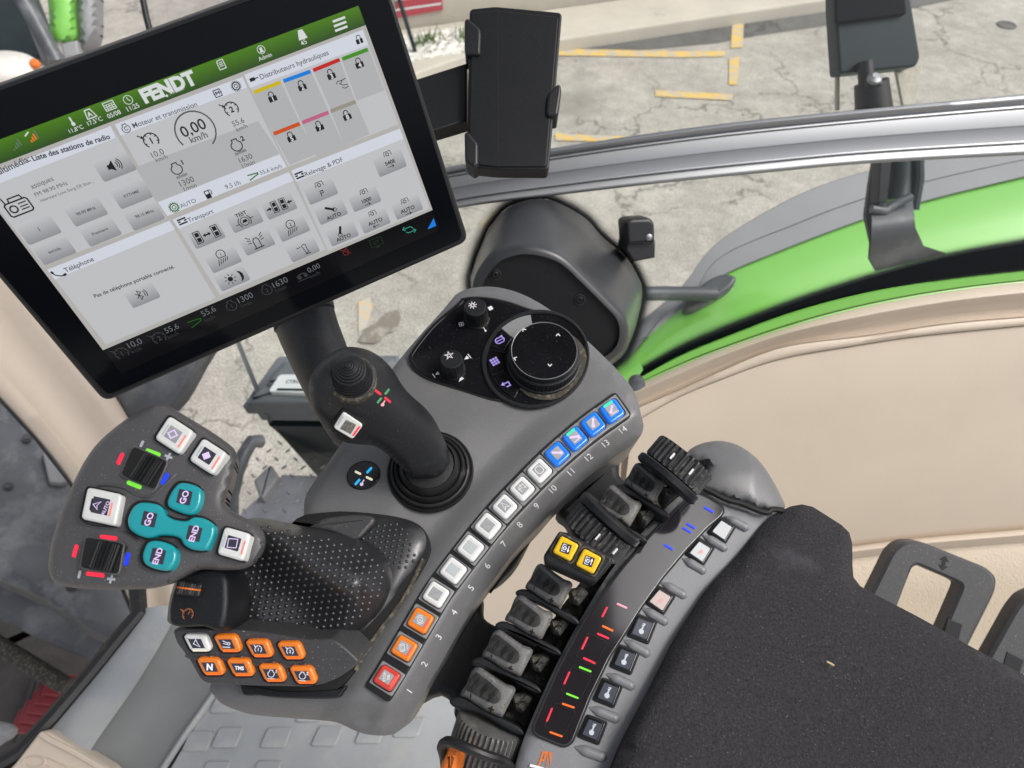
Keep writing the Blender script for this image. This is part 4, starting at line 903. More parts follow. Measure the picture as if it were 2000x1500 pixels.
# ================================================================== JOYSTICK
js = thing('joystick', 'black thumb joystick standing on a ribbed rubber boot between the knobs and the keys', 'joystick', C.at(843, 920))
s_ = C.sc(841, 919); g = MB(); r_ = 84 * s_
lathe(g, C.at(841, 920, 0), C.N, [(r_, -.001), (r_, .0012), (r_ * .97, .0022), (r_ * .93, .0016), (r_ * .92, .0035), (r_ * .89, .0052), (r_ * .85, .0052), (r_ * .83, .0040), (r_ * .80, .0075), (r_ * .77, .0092), (r_ * .73, .0090), (r_ * .71, .0076), (r_ * .66, .012), (r_ * .60, .0145), (r_ * .57, .0130), (r_ * .4, .014)], 64)
g.build('boot', M['rubber'], js, smooth=70)
JO = [(763, 717), (792, 761), (838, 805), (864, 850), (876, 882), (879, 905), (864, 928), (842, 936), (812, 934), (790, 920), (773, 902), (748, 881), (727, 870), (698, 868), (664, 860), (639, 839), (616, 808), (604, 776), (605, 742), (622, 712), (653, 686), (685, 677), (727, 687)]
def jex(x, y, h):
    t = ((850 - x) * .70 + (915 - y) * .71) / 260; return .012 + .085 * max(0, min(1.15, t))
g = MB(); BJ = inflate(g, C, smooth(JO, 5), .024, 0, .42, 8, extra=jex, back=.020, fn='both')
g.build('handle', M['blackm'], js, smooth=70)
def hframe(bvh, x, y, mixn=0.5, N0=None, u=(1, 0, 0)):
    h, n = hit(bvh, x, y); n = (n * mixn + (N0 or C.N) * (1 - mixn)).normalized(); f = Frame(x, y, 1, n, u); f.O = h; return f
TJ = hframe(BJ, 688, 738, .25); s_ = (TJ.O - CAM).dot(FWD) / FPX; r_ = 41 * s_
Lean = (TJ.N + Vector((-.10, -.05, 0))).normalized(); g = MB()
pr = [(r_ * 1.10, -.006), (r_ * 1.08, .0006)]
for k in range(4): rr_ = r_ * (1.0 - k * .06); h_ = .0008 + k * .0026; pr += [(rr_, h_), (rr_, h_ + .0014), (rr_ * .97, h_ + .0020), (rr_ * .90, h_ + .0018), (rr_ * .90, h_ + .0026)]
tr = r_ * .78; h0 = .0112
pr += [(tr, h0), (tr, h0 + .001)]
for k in range(7): a_ = tr * (1 - (k + 1) / 7.6); hh_ = h0 + .001 + .0095 * (1 - (1 - (k + 1) / 7.6) ** 1.7); pr += [(a_ + tr * .12, hh_ - .0009), (a_ + tr * .105, hh_ - .0002), (a_ + tr * .03, hh_ + .0004), (a_ + .0001, hh_ + .0001)]
lathe(g, TJ.O - TJ.N * .001, Lean, pr, 48); tc_ = g.build('thumb_cap', M['blackm'], js, smooth=28)
g = MB(); lathe(g, TJ.O - TJ.N * .001, TJ.N, [(r_ * 1.18, -.004), (r_ * 1.17, .0003), (r_ * 1.02, .0008), (r_ * 1.0, 0)], 40, cap=False); g.build('cap_collar', M['dust'], js)
KJ = hframe(BJ, 681, 833, .75, u=(1, 0, -.1)); KJ.O = KJ.O + KJ.N * .0045
g = MB(); prism(g, KJ, roundp([(668, 800), (716, 830), (692, 866), (645, 838)], 6), -.012, .0000, .0006); ks = g.build('key_well', M['groove'], js)
g = MB(); prism(g, KJ, roundp([(671, 805), (710, 831), (689, 859), (651, 836)], 6), -.008, .0010, .0007, seg=4); kk = g.build('white_key', M['keyw'], js)
g = MB(); prism(g, KJ, [(676, 820), (696, 830), (685, 848), (664, 837)], .0005, .0012, 0); g.build('display', mat('reflective_display', (.16, .155, .14), .2, var=.7, vs=900), kk, smooth=0)
g = MB(); flat(g, KJ, [(701, 832), (704, 834), (691, 852), (688, 850)], .0013); g.build('red_stripe', M['led_r'], kk, smooth=0)
g = MB(); flat(g, KJ, [(669, 812), (672, 814), (661, 832), (658, 830)], .0013); g.build('grey_stripe', M['markg'], kk, smooth=0)
for x, y, L, a, m_ in ((738, 766, 16, -38, 'led_r'), (757, 781, 16, -38, 'led_r'), (756, 765, 14, 50, 'dimgreen'), (741, 782, 14, 50, 'dimgreen')): bar(x, y, L, 4.6, a, C, .05, M[m_], js, BJ, 'direction_mark')
g = MB(); icon(g, C, 749, 788, .06, 7, [('C', -.2, -.4, .5), ('L', [(-.1, 0), (.35, .9)], .4)], 0, 0, bvh=BJ); g.build('lever_symbol', M['led_p'], js, smooth=0)

# ================================================================== MULTIFUNCTION LEVER
mf = thing('multifunction_lever', 'large drive lever with dimpled black palm grip and a fan shaped head full of keys', 'lever', C.at(600, 1180))
HD = Frame(300, 960, .405, (.02, -.34, .94))
HO = [(283, 797), (305, 789), (328, 791), (355, 808), (405, 838), (448, 868), (461, 885), (458, 912), (450, 945), (443, 968), (441, 985), (455, 999), (490, 1017), (508, 1030), (517, 1048), (514, 1074), (500, 1096), (480, 1110), (440, 1114), (398, 1112), (375, 1118), (350, 1132), (325, 1143), (290, 1150), (213, 1152), (150, 1149), (112, 1140), (97, 1122), (95, 1095), (104, 1047), (130, 972), (175, 885), (228, 832)]
def hex_(x, y, h):
    d = math.hypot((x - 290) / 1.3, y - 1000); e = -.000045 * max(0, 300 - x)
    return e * .5 - .0025 * math.exp(-((x - 300) ** 2 / 5000 + (y - 1050) ** 2 / 3000)) * h
g = MB(); BH = inflate(g, HD, smooth(HO, 5), .011, -.010, .20, 8, extra=hex_, skirt=.012, taper=.05)
hd = g.build('head', M['head'], mf, smooth=60)
GF = Frame(600, 1130, .437, (0, -.24, .97))
GO = [(470, 1020), (505, 1011), (547, 1018), (602, 1029), (644, 1038), (690, 1052), (724, 1062), (752, 1088), (766, 1122), (758, 1162), (735, 1200), (697, 1232), (655, 1246), (602, 1243), (547, 1232), (492, 1226), (437, 1223), (338, 1221), (328, 1194), (337, 1150), (352, 1125), (400, 1100), (450, 1060)]
def ridge(x, y, h):
    d, _ = dpl(x, y, [(480, 1000), (520, 1030), (565, 1058), (605, 1086), (640, 1108), (690, 1136)]); d2, _ = dpl(x, y, [(440, 1190), (500, 1150), (590, 1190)])
    return (.024 * math.exp(-(d / 52) ** 2) - .010 * math.exp(-(d2 / 62) ** 2)) * min(1, h * 1.4)
g = MB(); BG = inflate(g, GF, smooth(GO, 5), .023, -.012, .38, 8, extra=ridge, skirt=.014, taper=.02)
GOs = smooth(GO, 3); cl = GOs + [GOs[0]]
def dots(g, BV, poly, clear, avoid, sp=14.6, r0=4.6):
    y = 1005; k = 0; pc = poly + [poly[0]]
    while y < 1250:
        x = 430 + (sp / 2 if k % 2 else 0)
        while x < 840:
            xx = x * .94 + y * .33 - 345; yy = y * .92 - x * .10 + 150
            if inpoly(xx, yy, poly) and dpl(xx, yy, pc)[0] > clear and not avoid(xx, yy):
                h, n = BV.ray_cast(CAM, ray(xx, yy).normalized())[:2]
                if h is not None:
                    if n.dot(ray(xx, yy)) > 0: n = -n
                    r_ = r0 * (h - CAM).dot(FWD) / FPX; lathe(g, h - n * .0002, n, [(r_, 0), (r_ * .86, r_ * .42), (r_ * .5, r_ * .75), (r_ * .12, r_ * .85)], 8)
            x += sp
        y += sp * .87; k += 1
dots(g, BG, GOs, 15, lambda x, y: x < 440 or inpoly(x, y, [(400, 1000), (520, 1035), (525, 1075), (470, 1118), (400, 1118)]))
g.build('palm_grip', M['grip'], mf, smooth=60)
g = MB(); BO = [(690, 1052), (712, 1036), (728, 1018), (744, 1012), (775, 1014), (806, 1022), (828, 1038), (832, 1065), (818, 1098), (790, 1135), (765, 1170), (735, 1205), (700, 1232), (720, 1130)]
BB = inflate(g, C, smooth(BO, 5), .006, .001, .5, 9, skirt=.004); dots(g, BB, smooth(BO, 3), 9, lambda x, y: y > 1110, 13, 3.6); g.build('base_cover', M['grip'], mf, smooth=60)
g = MB(); prism(g, C, smooth([(560, 1022), (600, 1024), (640, 1010), (700, 1004), (732, 1012), (715, 1036), (690, 1054), (640, 1036)], 4), .0, .006, .002); g.build('slider_cover', M['side'], mf)
g = MB(); tube(g, [GF.at(x, y, .0035) for x, y in ((437, 1124), (436, 1160), (436, 1200), (437, 1222))], .0006, 6); g.build('seam', M['groove'], mf)
# scroll wheel in the shoulder
SH = Frame(385, 1165, .402, (-.05, -.35, .93))
g = MB(); prism(g, SH, smooth([(336, 1222), (328, 1196), (334, 1160), (346, 1132), (360, 1120), (437, 1112), (437, 1224), (390, 1222)], 4), -.04, -.0005, .003); sh = g.build('shoulder', M['black'], mf)
g = MB(); prism(g, SH, roundp([(344, 1138), (394, 1134), (392, 1162), (386, 1168), (348, 1168)], 4), -.003, .0002, .0002); g.build('wheel_slot', M['groove'], sh)
g = MB(); k_ = SH.sc(370, 1150); ax = (SH.V + SH.U * .12).normalized(); lathe(g, SH.at(370, 1150, .0005) - ax * 13 * k_, ax, [(20 * k_, 0, 1), (23 * k_, 3 * k_, 1), (23 * k_, 11 * k_, 1), (22 * k_, 11.5 * k_)], 40, ribs=26, ribd=.0005); lathe(g, SH.at(370, 1150, .0005) + ax * 1.5 * k_, ax, [(22 * k_, 0), (23 * k_, .5 * k_, 1), (23 * k_, 8 * k_, 1), (20 * k_, 11 * k_, 1)], 40, ribs=26, ribd=.0005); g.build('scroll_wheel', M['rubber'], sh, smooth=30)
g = MB(); lathe(g, SH.at(370, 1150, .0005) - ax * 2 * k_, ax, [(22.6 * k_, 0), (23.2 * k_, 1 * k_), (23.2 * k_, 2.6 * k_), (22.6 * k_, 3.6 * k_)], 40); g.build('orange_band', M['orange'], sh)
g = MB(); icon(g, SH, 369, 1179, .0003, 10, [('O', [(-1, -.35), (1, -.35), (1, .4), (-1, .4)], .12)], 0, 6); g.build('indicator_outline', M['groove'], sh, smooth=0)
def cruise(n=None, s=1.0):
    q = [('A', 0, 0, .8, -50, 230, .13)] + [('L', [(.58 * math.cos(R(a)), .58 * math.sin(R(a))), (.78 * math.cos(R(a)), .78 * math.sin(R(a)))], .12) for a in (-20, 25, 65, 115, 155, 200)] + [('L', [(-1.15, .95), (-.75, .62)], .12), ('P', [(-.6, .45), (-.95, .5), (-.7, .82)])]
    if n: q.append(('T', n, 0, -.05, .95 * s, .03))
    return q
def engine(n=None):
    q = [('O', [(-.35, .85), (.35, .85), (.35, .55), (.7, .25), (.75, -.15), (.55, -.55), (.2, -.75), (-.2, -.75), (-.55, -.55), (-.75, -.15), (-.7, .25), (-.35, .55)], .14)]
    if n: q.append(('T', n, 1.15, .55, .9, .04))
    return q
g = MB(); icon(g, SH, 367, 1200, .0003, 13, cruise() + [('L', [(0, 0), (.35, .4)], .14)], 0, 8); g.build('cruise_symbol', mat('bronze_symbol', (.35, .13, .05), .5), sh, smooth=0)
# side panel with eight keys
SPN = Frame(500, 1290, .408, (-.06, -.62, .78))
g = MB(); prism(g, SPN, roundp([(336, 1230), (388, 1228), (437, 1229), (492, 1232), (547, 1240), (602, 1250), (646, 1248), (656, 1252), (675, 1266), (700, 1290), (697, 1300), (660, 1325), (630, 1337), (600, 1342), (492, 1340), (412, 1336), (398, 1333), (389, 1324), (370, 1290), (344, 1256)], 8, 3), -.03, 0, .0012); spn = g.build('side_panel', M['side'], mf)
K8 = [((385, 1257), 'w'), ((444, 1258), 'o'), ((506, 1268), 'o'), ((568, 1272), 'o'), ((411, 1303), 'o'), ((469, 1305), 'o'), ((531, 1316), 'o'), ((592, 1320), 'o')]
def keyshape(x, y, s=1, dy=1): return [(x + a * s, y + b * s * dy) for a, b in ((-29, -14), (-24, -20), (11, -20), (18, -14), (27, 10), (24, 19), (-9, 19), (-16, 14))]
ICS = [[('O', [(-.7, -.1), (.9, -.7), (.3, .0), (-.2, .9)], .14)], [('L', [(-1, .7), (.3, .25)], .16), ('A', .5, .1, .3, 0, 360, .16), ('L', [(-.8, .1), (.3, -.1)], .16), ('L', [(-.9, -.7), (.9, -.7)], .18)], cruise('1'), cruise('2'), [('T', 'N', 0, 0, 2.0, .05)], [('T', 'TMS', 0, 0, 1.15, .04)], engine('1') + [('L', [(-.8, -1.1), (.8, -1.1)], .12)], engine('2') + [('L', [(-.8, -1.1), (.8, -1.1)], .12)]]
for (((x, y), kd), ic) in zip(K8, ICS):
    g = MB(); prism(g, SPN, roundp(keyshape(x, y, 1.05, .95), 5), .0, .0004, .0002); g.build('key_gap', M['groove'], spn)
    g = MB(); prism(g, SPN, roundp(keyshape(x, y, .96, .93), 6), .0, .0034, .0016, seg=5); kk = g.build('push_key', M['keyw'] if kd == 'w' else M['keyo'], spn, smooth=50)
    g = MB(); prism(g, SPN, [(x - 18, y - 9), (x + 7, y - 9), (x + 15, y + 9), (x - 9, y + 9)], .003, .0036, 0); g.build('display', M['oled'], kk, smooth=0)
    g = MB(); icon(g, SPN, x - 1.5, y, .0037, 8.5, ic, 0, -2); g.build('symbol', M['ink'], kk, smooth=0)
    g = MB(); flat(g, SPN, [(x - 10, y + 12.5), (x + 18, y + 12.5), (x + 20, y + 15.5), (x - 8, y + 15.5)], .0036); g.build('light_line', M['led_o'] if kd == 'o' else M['led_w'], kk, smooth=0)
    if y < 1280:
        g = MB(); tube(g, [SPN.at(a, b, .0002) for a, b in smooth([(x - 24, y + 22), (x - 8, y + 28), (x + 12, y + 29), (x + 32, y + 23)], 4, False)], [.0002] + [.0011] * 11 + [.0002], 6); g.build('key_brow', M['side'], spn)
# ---- head details
def hk(x, y, hw, hh, ang, m, par, w0=-.004, w1=.0045, r_=9, bev=.0017, nm='push_key'):
    g = MB(); prism(g, HD, rr(x, y, hw + 2.5, hh + 2.5, ang, r_ + 1), w0, .0014, .0003); g.build('key_gap', M['groove'], par)
    g = MB(); prism(g, HD, rr(x, y, hw, hh, ang, r_, 5), w0, w1, bev, seg=5); return g.build(nm, m, par, smooth=50)
WK = [((339, 849), 29, 27, -33, [('O', [(-.9, -.1), (-.1, .8), (.9, .1), (.1, -.8)], .26)], 1), ((405, 891), 28, 26, -33, [('P', [(-.9, -.05), (0, .85), (.9, .05), (0, -.85)])], 1),
      ((197, 989), 35, 32, -12, [('O', [(-1.1, .4), (.7, 1.0), (-.1, .1), (.1, -.9)], .2), ('T', 'AUTO', .85, -.1, .001, .0)], 1), ((456, 1062), 27, 28, -16, [('O', [(-.85, -.8), (.85, -.8), (.85, .8), (-.85, .8)], .16)], 0)]
for (x, y), hw, hh, a, ic, red in WK:
    kk = hk(x, y, hw, hh, a, M['keyw'], hd); z = .0046
    g = MB(); prism(g, HD, rr(x - 1, y - 1, 16.5 if x == 197 else 13.5, 16 if x == 197 else 13, a, 1, 1), z - .0006, z + .0001, 0); g.build('display', M['oled'] if (x, y) != (339, 849) else M['oledg'], kk, smooth=0)
    g = MB(); icon(g, HD, x - (7 if x == 197 else 2), y - 1, z + .0002, 8 if x == 197 else 10.5, [q for q in ic if q[0] != 'T'], 0, a + 12)
    if x == 197: text(g, HD, x + 9, y + 4, z + .0002, 'AUTO', 10, 0, 76, .02)
    g.build('symbol', M['lilac'], kk, smooth=0)
    dx, dy = math.cos(R(a)), -math.sin(R(a))
    g = MB(); prism(g, HD, rr(x + 19.5 * dx, y + 19.5 * dy + 2, 1.7, 14, a, 1, 1), z - .0006, z + .0001, 0); g.build('red_light', glow('key_pale_red_led', (1, .28, .24), .75), kk, smooth=0)
    g = MB(); prism(g, HD, rr(x - 19 * dx, y - 19 * dy, 1.6, 12, a, 1, 1), z - .0006, z + .0001, 0); g.build('dark_slit', M['groove'] if x == 197 else M['markg'], kk, smooth=0)
# teal keys
def tk(poly, inner, nm='teal_key'):
    c_ = [sum(p[0] for p in poly) / len(poly), sum(p[1] for p in poly) / len(poly)]
    sp_ = smooth(poly, 5); g = MB(); loft2(g, HD, [HD.uv(x, y, .001) for x, y in sp_], [(-.0009, -.004), (-.0009, .0012), (-.0005, .0015)]); g.build('key_gap', M['groove'], hd)
    g = MB(); prism(g, HD, sp_, -.004, .0045, .0022, seg=6); kk = g.build(nm, M['keyt'], hd, smooth=60)
    for (x, y, s) in inner:
        g = MB(); prism(g, HD, rr(x, y, 13.5, 14, -13, 1, 1), .004, .0047, 0); g.build('display', M['oled'], kk, smooth=0)
        g = MB(); text(g, HD, x, y, .0048, s, 17 if s == 'GO' else 16, 0, 78, .03); g.build('symbol', M['lilac'], kk, smooth=0)
    return kk
tk([(345, 945), (360, 942), (382, 948), (393, 960), (390, 985), (378, 1002), (362, 1004), (335, 994), (325, 984), (330, 965)], [(360, 971, 'GO')])
tk([(262, 986), (278, 980), (305, 984), (318, 994), (324, 1006), (340, 1014), (362, 1016), (378, 1009), (398, 1012), (416, 1024), (418, 1040), (410, 1062), (400, 1074), (375, 1073), (358, 1064), (350, 1052), (335, 1046), (310, 1045), (290, 1050), (270, 1046), (252, 1034), (247, 1018), (252, 1000)], [(291, 1014, 'GO'), (379, 1042, 'END')], 'double_teal_key')
tk([(292, 1056), (312, 1056), (334, 1064), (344, 1078), (341, 1098), (328, 1113), (305, 1112), (282, 1102), (276, 1086), (282, 1066)], [(308, 1086, 'END')])
# thumb wheels
for (x, y, hw, hh, a) in ((281, 914, 37, 31, -24), (199, 1085, 38, 31, -10)):
    g = MB(); prism(g, HD, rr(x, y, hw + 2, hh + 2, a, 9), -.004, .0013, .0006); g.build('wheel_bezel', M['head'], hd)
    g = MB(); prism(g, HD, rr(x, y, hw - 1, hh - 1, a, 8), -.004, .0017, .0001); g.build('wheel_slot', M['groove'], hd)
    k_ = HD.sc(x, y); U_, V_ = axes(HD, a); g = MB(); r_ = 40 * k_
    r_ = 33 * k_; lathe(g, HD.at(x, y, .0055) - HD.N * (r_) - V_ * (27 * k_), V_, [(r_ * .9, 0, 1), (r_, 2 * k_, 1), (r_, 52 * k_, 1), (r_ * .9, 54 * k_, 1)], 60, ribs=24, ribd=.0014); g.build('thumb_wheel', M['black'], hd, smooth=25)
for x, y, L, a, m_ in ((235, 896, 25, 66, 'led_r'), (299, 884, 31, -20, 'led_g'), (262, 947, 31, -22, 'led_g'), (322, 935, 25, 60, 'led_b'), (212, 1050, 35, -6, 'led_r'), (147, 1076, 26, 74, 'led_r'), (248, 1092, 26, 74, 'led_b'), (186, 1122, 37, -7, 'led_r'), (277, 867, 14, 64, 'markg'), (155, 1122, 16, 76, 'markg')):
    bar(x, y, L, 8.5 if 'led' in m_ else 5.5, a, HD, .02, M[m_], hd, BH)
for x, y, a in ((329, 892, -20), (217, 1131, -5)):
    g = MB(); icon(g, HD, x, y, .01, 9, [('P', [(-.25, -.9), (.25, -.9), (.25, -.25), (.9, -.25), (.9, .25), (.25, .25), (.25, .9), (-.25, .9), (-.25, .25), (-.9, .25), (-.9, -.25), (-.25, -.25)])], 0, a, bvh=BH); g.build('plus_mark', M['markg'], hd, smooth=0)
g = MB(); tube(g, drape([HD.at(x, y, 0) for x, y in smooth([(178, 958), (200, 948), (240, 952), (270, 968), (292, 970), (310, 960), (322, 948), (345, 925)], 4, False)], BH, -.0003), [.0003] + [.0010] * 27 + [.0003], 6); g.build('raised_crease', M['head'], hd, smooth=60)
g = MB(); tube(g, drape([HD.at(x, y, 0) for x, y in smooth([(155, 1015), (180, 1028), (225, 1032), (255, 1045), (272, 1058)], 4, False)], BH, -.0003), [.0003] + [.0009] * 15 + [.0003], 6); g.build('raised_crease', M['head'], hd, smooth=60)
# ================================================================== DISPLAY TERMINAL
e1 = camdir(8476, 4013, -1400).normalized(); e2 = camdir(636, -1840, -1400); e2 = (e2 - e1 * e2.dot(e1)).normalized()
TN = e1.cross(-e2)
T = Frame(400, 350, .42, TN, e1)
tm = thing('display_terminal', 'black touchscreen terminal with green header bar and light grey menu tiles', 'touchscreen', T.at(620, 640, -.02))
outer = [(-246, 256), (735, -98), (917, 471), (204, 787)]
g = MB(); prism(g, T, roundp(outer, 20, 6), -.022, -.0008, .002, base=True); g.build('housing', M['housing'], tm)
g = MB(); inn = [(-236, 262), (732, -88), (905, 466), (210, 773)]
prism(g, T, roundp(inn, 14, 6), -.002, 0, .0004); bz = g.build('front_glass', M['bezel'], tm)
def E(name, col, s=1.0, rough=.35): return mat(name, tuple(x * .04 for x in col), rough, emit=col, es=s, spec=.25)
ES = .80
m_bg = E('screen_grey_border', srgb(190, 188, 184), ES); m_tile = E('screen_tile', srgb(203, 205, 208), ES); m_tile2 = E('screen_tile_dark', srgb(186, 188, 190), ES)
m_head = E('screen_tile_header', srgb(222, 227, 238), ES); m_ink = E('screen_black_ink', (.012, .012, .015), ES); m_ink2 = E('screen_grey_ink', srgb(88, 88, 90), ES); m_wht = E('screen_white_ink', srgb(228, 232, 232), ES)
m_dark = E('screen_status_bar', (.006, .006, .008), ES, .12); m_dim = E('screen_dim_ink', srgb(120, 124, 130), ES * .8); m_gd = E('screen_dull_ink', srgb(70, 72, 76), ES * .7)
def key_grad():
    m = mat('screen_key', (.02, .02, .02), .35, emit=(1, 1, 1), es=ES, spec=.25); n = m.node_tree.nodes; l = m.node_tree.links
    uv = n.new('ShaderNodeUVMap'); s = n.new('ShaderNodeSeparateXYZ'); l.new(uv.outputs[0], s.inputs[0]); r_ = n.new('ShaderNodeValToRGB')
    r_.color_ramp.elements[0].color = (*srgb(150, 152, 156), 1); r_.color_ramp.elements[1].color = (*srgb(206, 208, 211), 1); l.new(s.outputs[1], r_.inputs[0]); l.new(r_.outputs[0], n['Principled BSDF'].inputs['Emission Color']); return m
m_key = key_grad()
def green_grad():
    m = mat('screen_green_header', (.02, .03, .01), .3, emit=(1, 1, 1), es=ES, spec=.25); n = m.node_tree.nodes; l = m.node_tree.links
    uv = n.new('ShaderNodeUVMap'); s = n.new('ShaderNodeSeparateXYZ'); l.new(uv.outputs[0], s.inputs[0]); r_ = n.new('ShaderNodeValToRGB')
    r_.color_ramp.elements[0].color = (*srgb(30, 66, 22), 1); r_.color_ramp.elements[1].color = (*srgb(72, 128, 8), 1); l.new(s.outputs[1], r_.inputs[0]); l.new(r_.outputs[0], n['Principled BSDF'].inputs['Emission Color']); return m
m_green = green_grad()
def quad(name, q, w_, m, par):   # q = TL TR BR BL in picture points, with a 0..1 UV
    g = MB(); g.add([T.at(q[3][0], q[3][1], w_), T.at(q[2][0], q[2][1], w_), T.at(q[1][0], q[1][1], w_), T.at(q[0][0], q[0][1], w_)], [[0, 1, 2, 3]])
    o = g.build(name, m, par, smooth=0); u = o.data.uv_layers.new(name='UVMap')
    for i, c_ in enumerate([(0, 0), (1, 0), (1, 1), (0, 1)]): u.data[i].uv = c_
    return o
scr = quad('screen', [(-85, 304), (700, 11), (858, 449), (237, 730)], .0002, m_dark, tm)
hb_ = quad('header_bar', [(-85, 304), (700, 11), (714, 49), (-57, 342)], .0004, m_green, scr)
quad('menu_background', [(-57, 342), (714, 49), (845, 410), (201, 684)], .0003, m_bg, scr)
LY = .0004
def tf(g, xl, yl, xr, yr, s, w_=.0008, m=0, bold=0.0):
    a = T.at(xl, yl, w_); b = T.at(xr, yr, w_); v, f, wd = glyphs(s, bold); k = (b - a).length / wd; U_ = (b - a).normalized(); V_ = TN.cross(U_); O = (a + b) / 2
    g.add([O + U_ * (p * k) + V_ * (q * k) for p, q in v], f, m)
tiles = [('radio_tile', [(-50, 350), (216, 246), (325, 427), (85, 518)], [(-50, 350), (216, 246), (226, 269), (-36, 372)]),
         ('phone_tile', [(92, 527), (331, 431), (421, 582), (207, 673)], [(92, 527), (331, 431), (342, 448), (107, 546)]),
         ('engine_tile', [(224, 243), (474, 150), (560, 326), (327, 422)], [(224, 243), (474, 150), (482, 171), (236, 265)]),
         ('transport_tile', [(337, 429), (564, 336), (636, 487), (430, 577)], [(337, 429), (564, 336), (573, 353), (349, 447)]),
         ('hydraulic_tile', [(477, 146), (709, 58), (778, 243), (563, 326)], [(477, 146), (709, 58), (719, 88), (488, 172)]),
         ('lift_tile', [(569, 333), (781, 251), (839, 407), (641, 490)], [(569, 333), (781, 251), (788, 271), (578, 355)])]
TL_ = {}
for nm, q, h in tiles:
    TL_[nm] = quad(nm, q, LY, m_tile, scr)
    quad(nm.replace('tile', 'heading'), h, LY + .0001, m_head, scr)
quad('dark_row', [(264, 327), (504, 236), (546, 300), (308, 395)], LY + .0001, m_tile2, scr)
quad('footer_row', [(308, 395), (546, 302), (560, 326), (327, 422)], LY + .0001, m_head, scr)
for (x, y) in ((487, 172), (547, 150), (606, 127), (664, 104)): pass
for i, q in enumerate([[(495, 181), (548, 160), (590, 248), (533, 270)], [(553, 158), (606, 137), (646, 226), (592, 247)], [(611, 135), (663, 115), (694, 198), (648, 218)], [(667, 114), (719, 94), (751, 176), (697, 197)], [(533, 262), (586, 240), (620, 300), (566, 322)], [(589, 238), (641, 216), (672, 284), (618, 306)], [(645, 214), (694, 195), (722, 262), (672, 284)]]):
    quad('valve_field', q, LY + .0001, m_tile2, scr)
# coloured bars
for i, (a, b, c_) in enumerate([((494, 177), (547, 157), (215, 190, 30)), ((552, 155), (605, 136), (20, 130, 230)), ((610, 134), (662, 113), (205, 40, 30)), ((667, 112), (717, 93), (70, 150, 30)), ((533, 258), (584, 238), (215, 85, 30)), ((589, 236), (640, 216), (200, 105, 140)), ((644, 214), (693, 195), (160, 155, 142))]):
    quad('colour_bar', [a, b, (b[0] + 3, b[1] + 7), (a[0] + 3, a[1] + 7)], LY + .0002, E('screen_bar_colour', srgb(*c_), ES), scr)
# keys
KW, KH = .0205, .0135
a_ = T.uv(129, 402); b_ = T.uv(197, 382); c_ = T.uv(150, 441); KW = math.dist(a_, b_) * 1.0; KH = abs(c_[1] - a_[1])
def skey(x, y, sx=1.0, sy=1.0):
    u, v = T.uv(x, y, LY); w_, h_ = KW * sx / 2, KH * sy / 2
    ring = roundp([(u - w_, v - h_), (u + w_, v - h_), (u + w_, v + h_), (u - w_, v + h_)], .0013, 3)
    g = MB(); g.add([T.pt(a, b, LY + .0002) for a, b in ring], [list(range(len(ring)))]); o = g.build('touch_key', m_key, scr, smooth=0)
    ul = o.data.uv_layers.new(name='UVMap')
    for lp in o.data.loops: a, b = ring[lp.vertex_index]; ul.data[lp.index].uv = ((a - u + w_) / (2 * w_), (b - v + h_) / (2 * h_))
    return o
for q in ((224, 324), (257, 378), (168, 412), (282, 421), (76, 448), (196, 452), (106, 488), (277, 575), (403, 458), (478, 427), (545, 401), (436, 506), (502, 472), (571, 445), (453, 542), (591, 486), (761, 316), (626, 372), (712, 387), (646, 412), (668, 455), (731, 430), (795, 403)): skey(*q, sx=(.92 if q == (277, 575) else 1.0), sy=(1.12 if q in ((761, 316),) else 1.0))
# all drawing on the screen: black, grey, white ink
g = MB(); Z = LY + .0004
def ic(x, y, s, items, m=0, ang=0): icon(g, T, x, y, Z, s, items, m, ang)
B = .02
tf(g, -18, 342, 57, 309, 'Multimédia:', Z, 1, .02); tf(g, 63, 310, 214, 266, 'Liste des stations de radio', Z, 0, .022)
tf(g, 60, 365, 103, 348, 'assiques', Z, 1); tf(g, 68, 381, 131, 357, 'FM 98.90 MHz', Z, 1); tf(g, 79, 392, 182, 354, 'Interstate Love Song DE Ston...', Z, 1)
ic(35, 402, 22, [('O', [(-1, -.6), (-.85, -.75), (.85, -.75), (1, -.6), (1, .3), (.85, .45), (-.85, .45), (-1, .3)], .13), ('A', -.45, -.15, .3, 0, 360, .13), ('L', [(.1, .15), (.8, .15)], .1), ('L', [(.1, -.15), (.8, -.15)], .1), ('L', [(.1, -.4), (.8, -.4)], .1), ('L', [(-.5, .45), (-.4, .8), (.6, .8), (.7, .45)], .12), ('L', [(-.8, .5), (-.95, 1.4)], .12)])
ic(223, 323, 13, [('P', [(-1, -.35), (-.6, -.35), (-.05, -.85), (-.05, .85), (-.6, .35), (-1, .35)]), ('A', .0, 0, .45, -50, 50, .13), ('A', .0, 0, .75, -50, 50, .13), ('A', .0, 0, 1.05, -50, 50, .13)])
tf(g, 242, 384, 271, 373, 'RYTHME', Z, 1, .015); tf(g, 149, 419, 186, 405, '98.90 MHz', Z, 1, .015); tf(g, 264, 424, 300, 411, '98.10 MHz', Z, 1, .015); text(g, T, 76, 448, Z, '1', 12, 1, 0, .01); tf(g, 180, 458, 210, 446, 'Premiere', Z, 1, .015); tf(g, 94, 493, 119, 484, 'auricle,', Z, 1, .015)
ic(115, 533, 11, [('L', [(-1, .5), (-.75, -.1), (-.1, -.6), (.6, -.75)], .2), ('L', [(-1, .7), (-.85, .2)], .4), ('L', [(.4, -.75), (.95, -.55)], .4)])
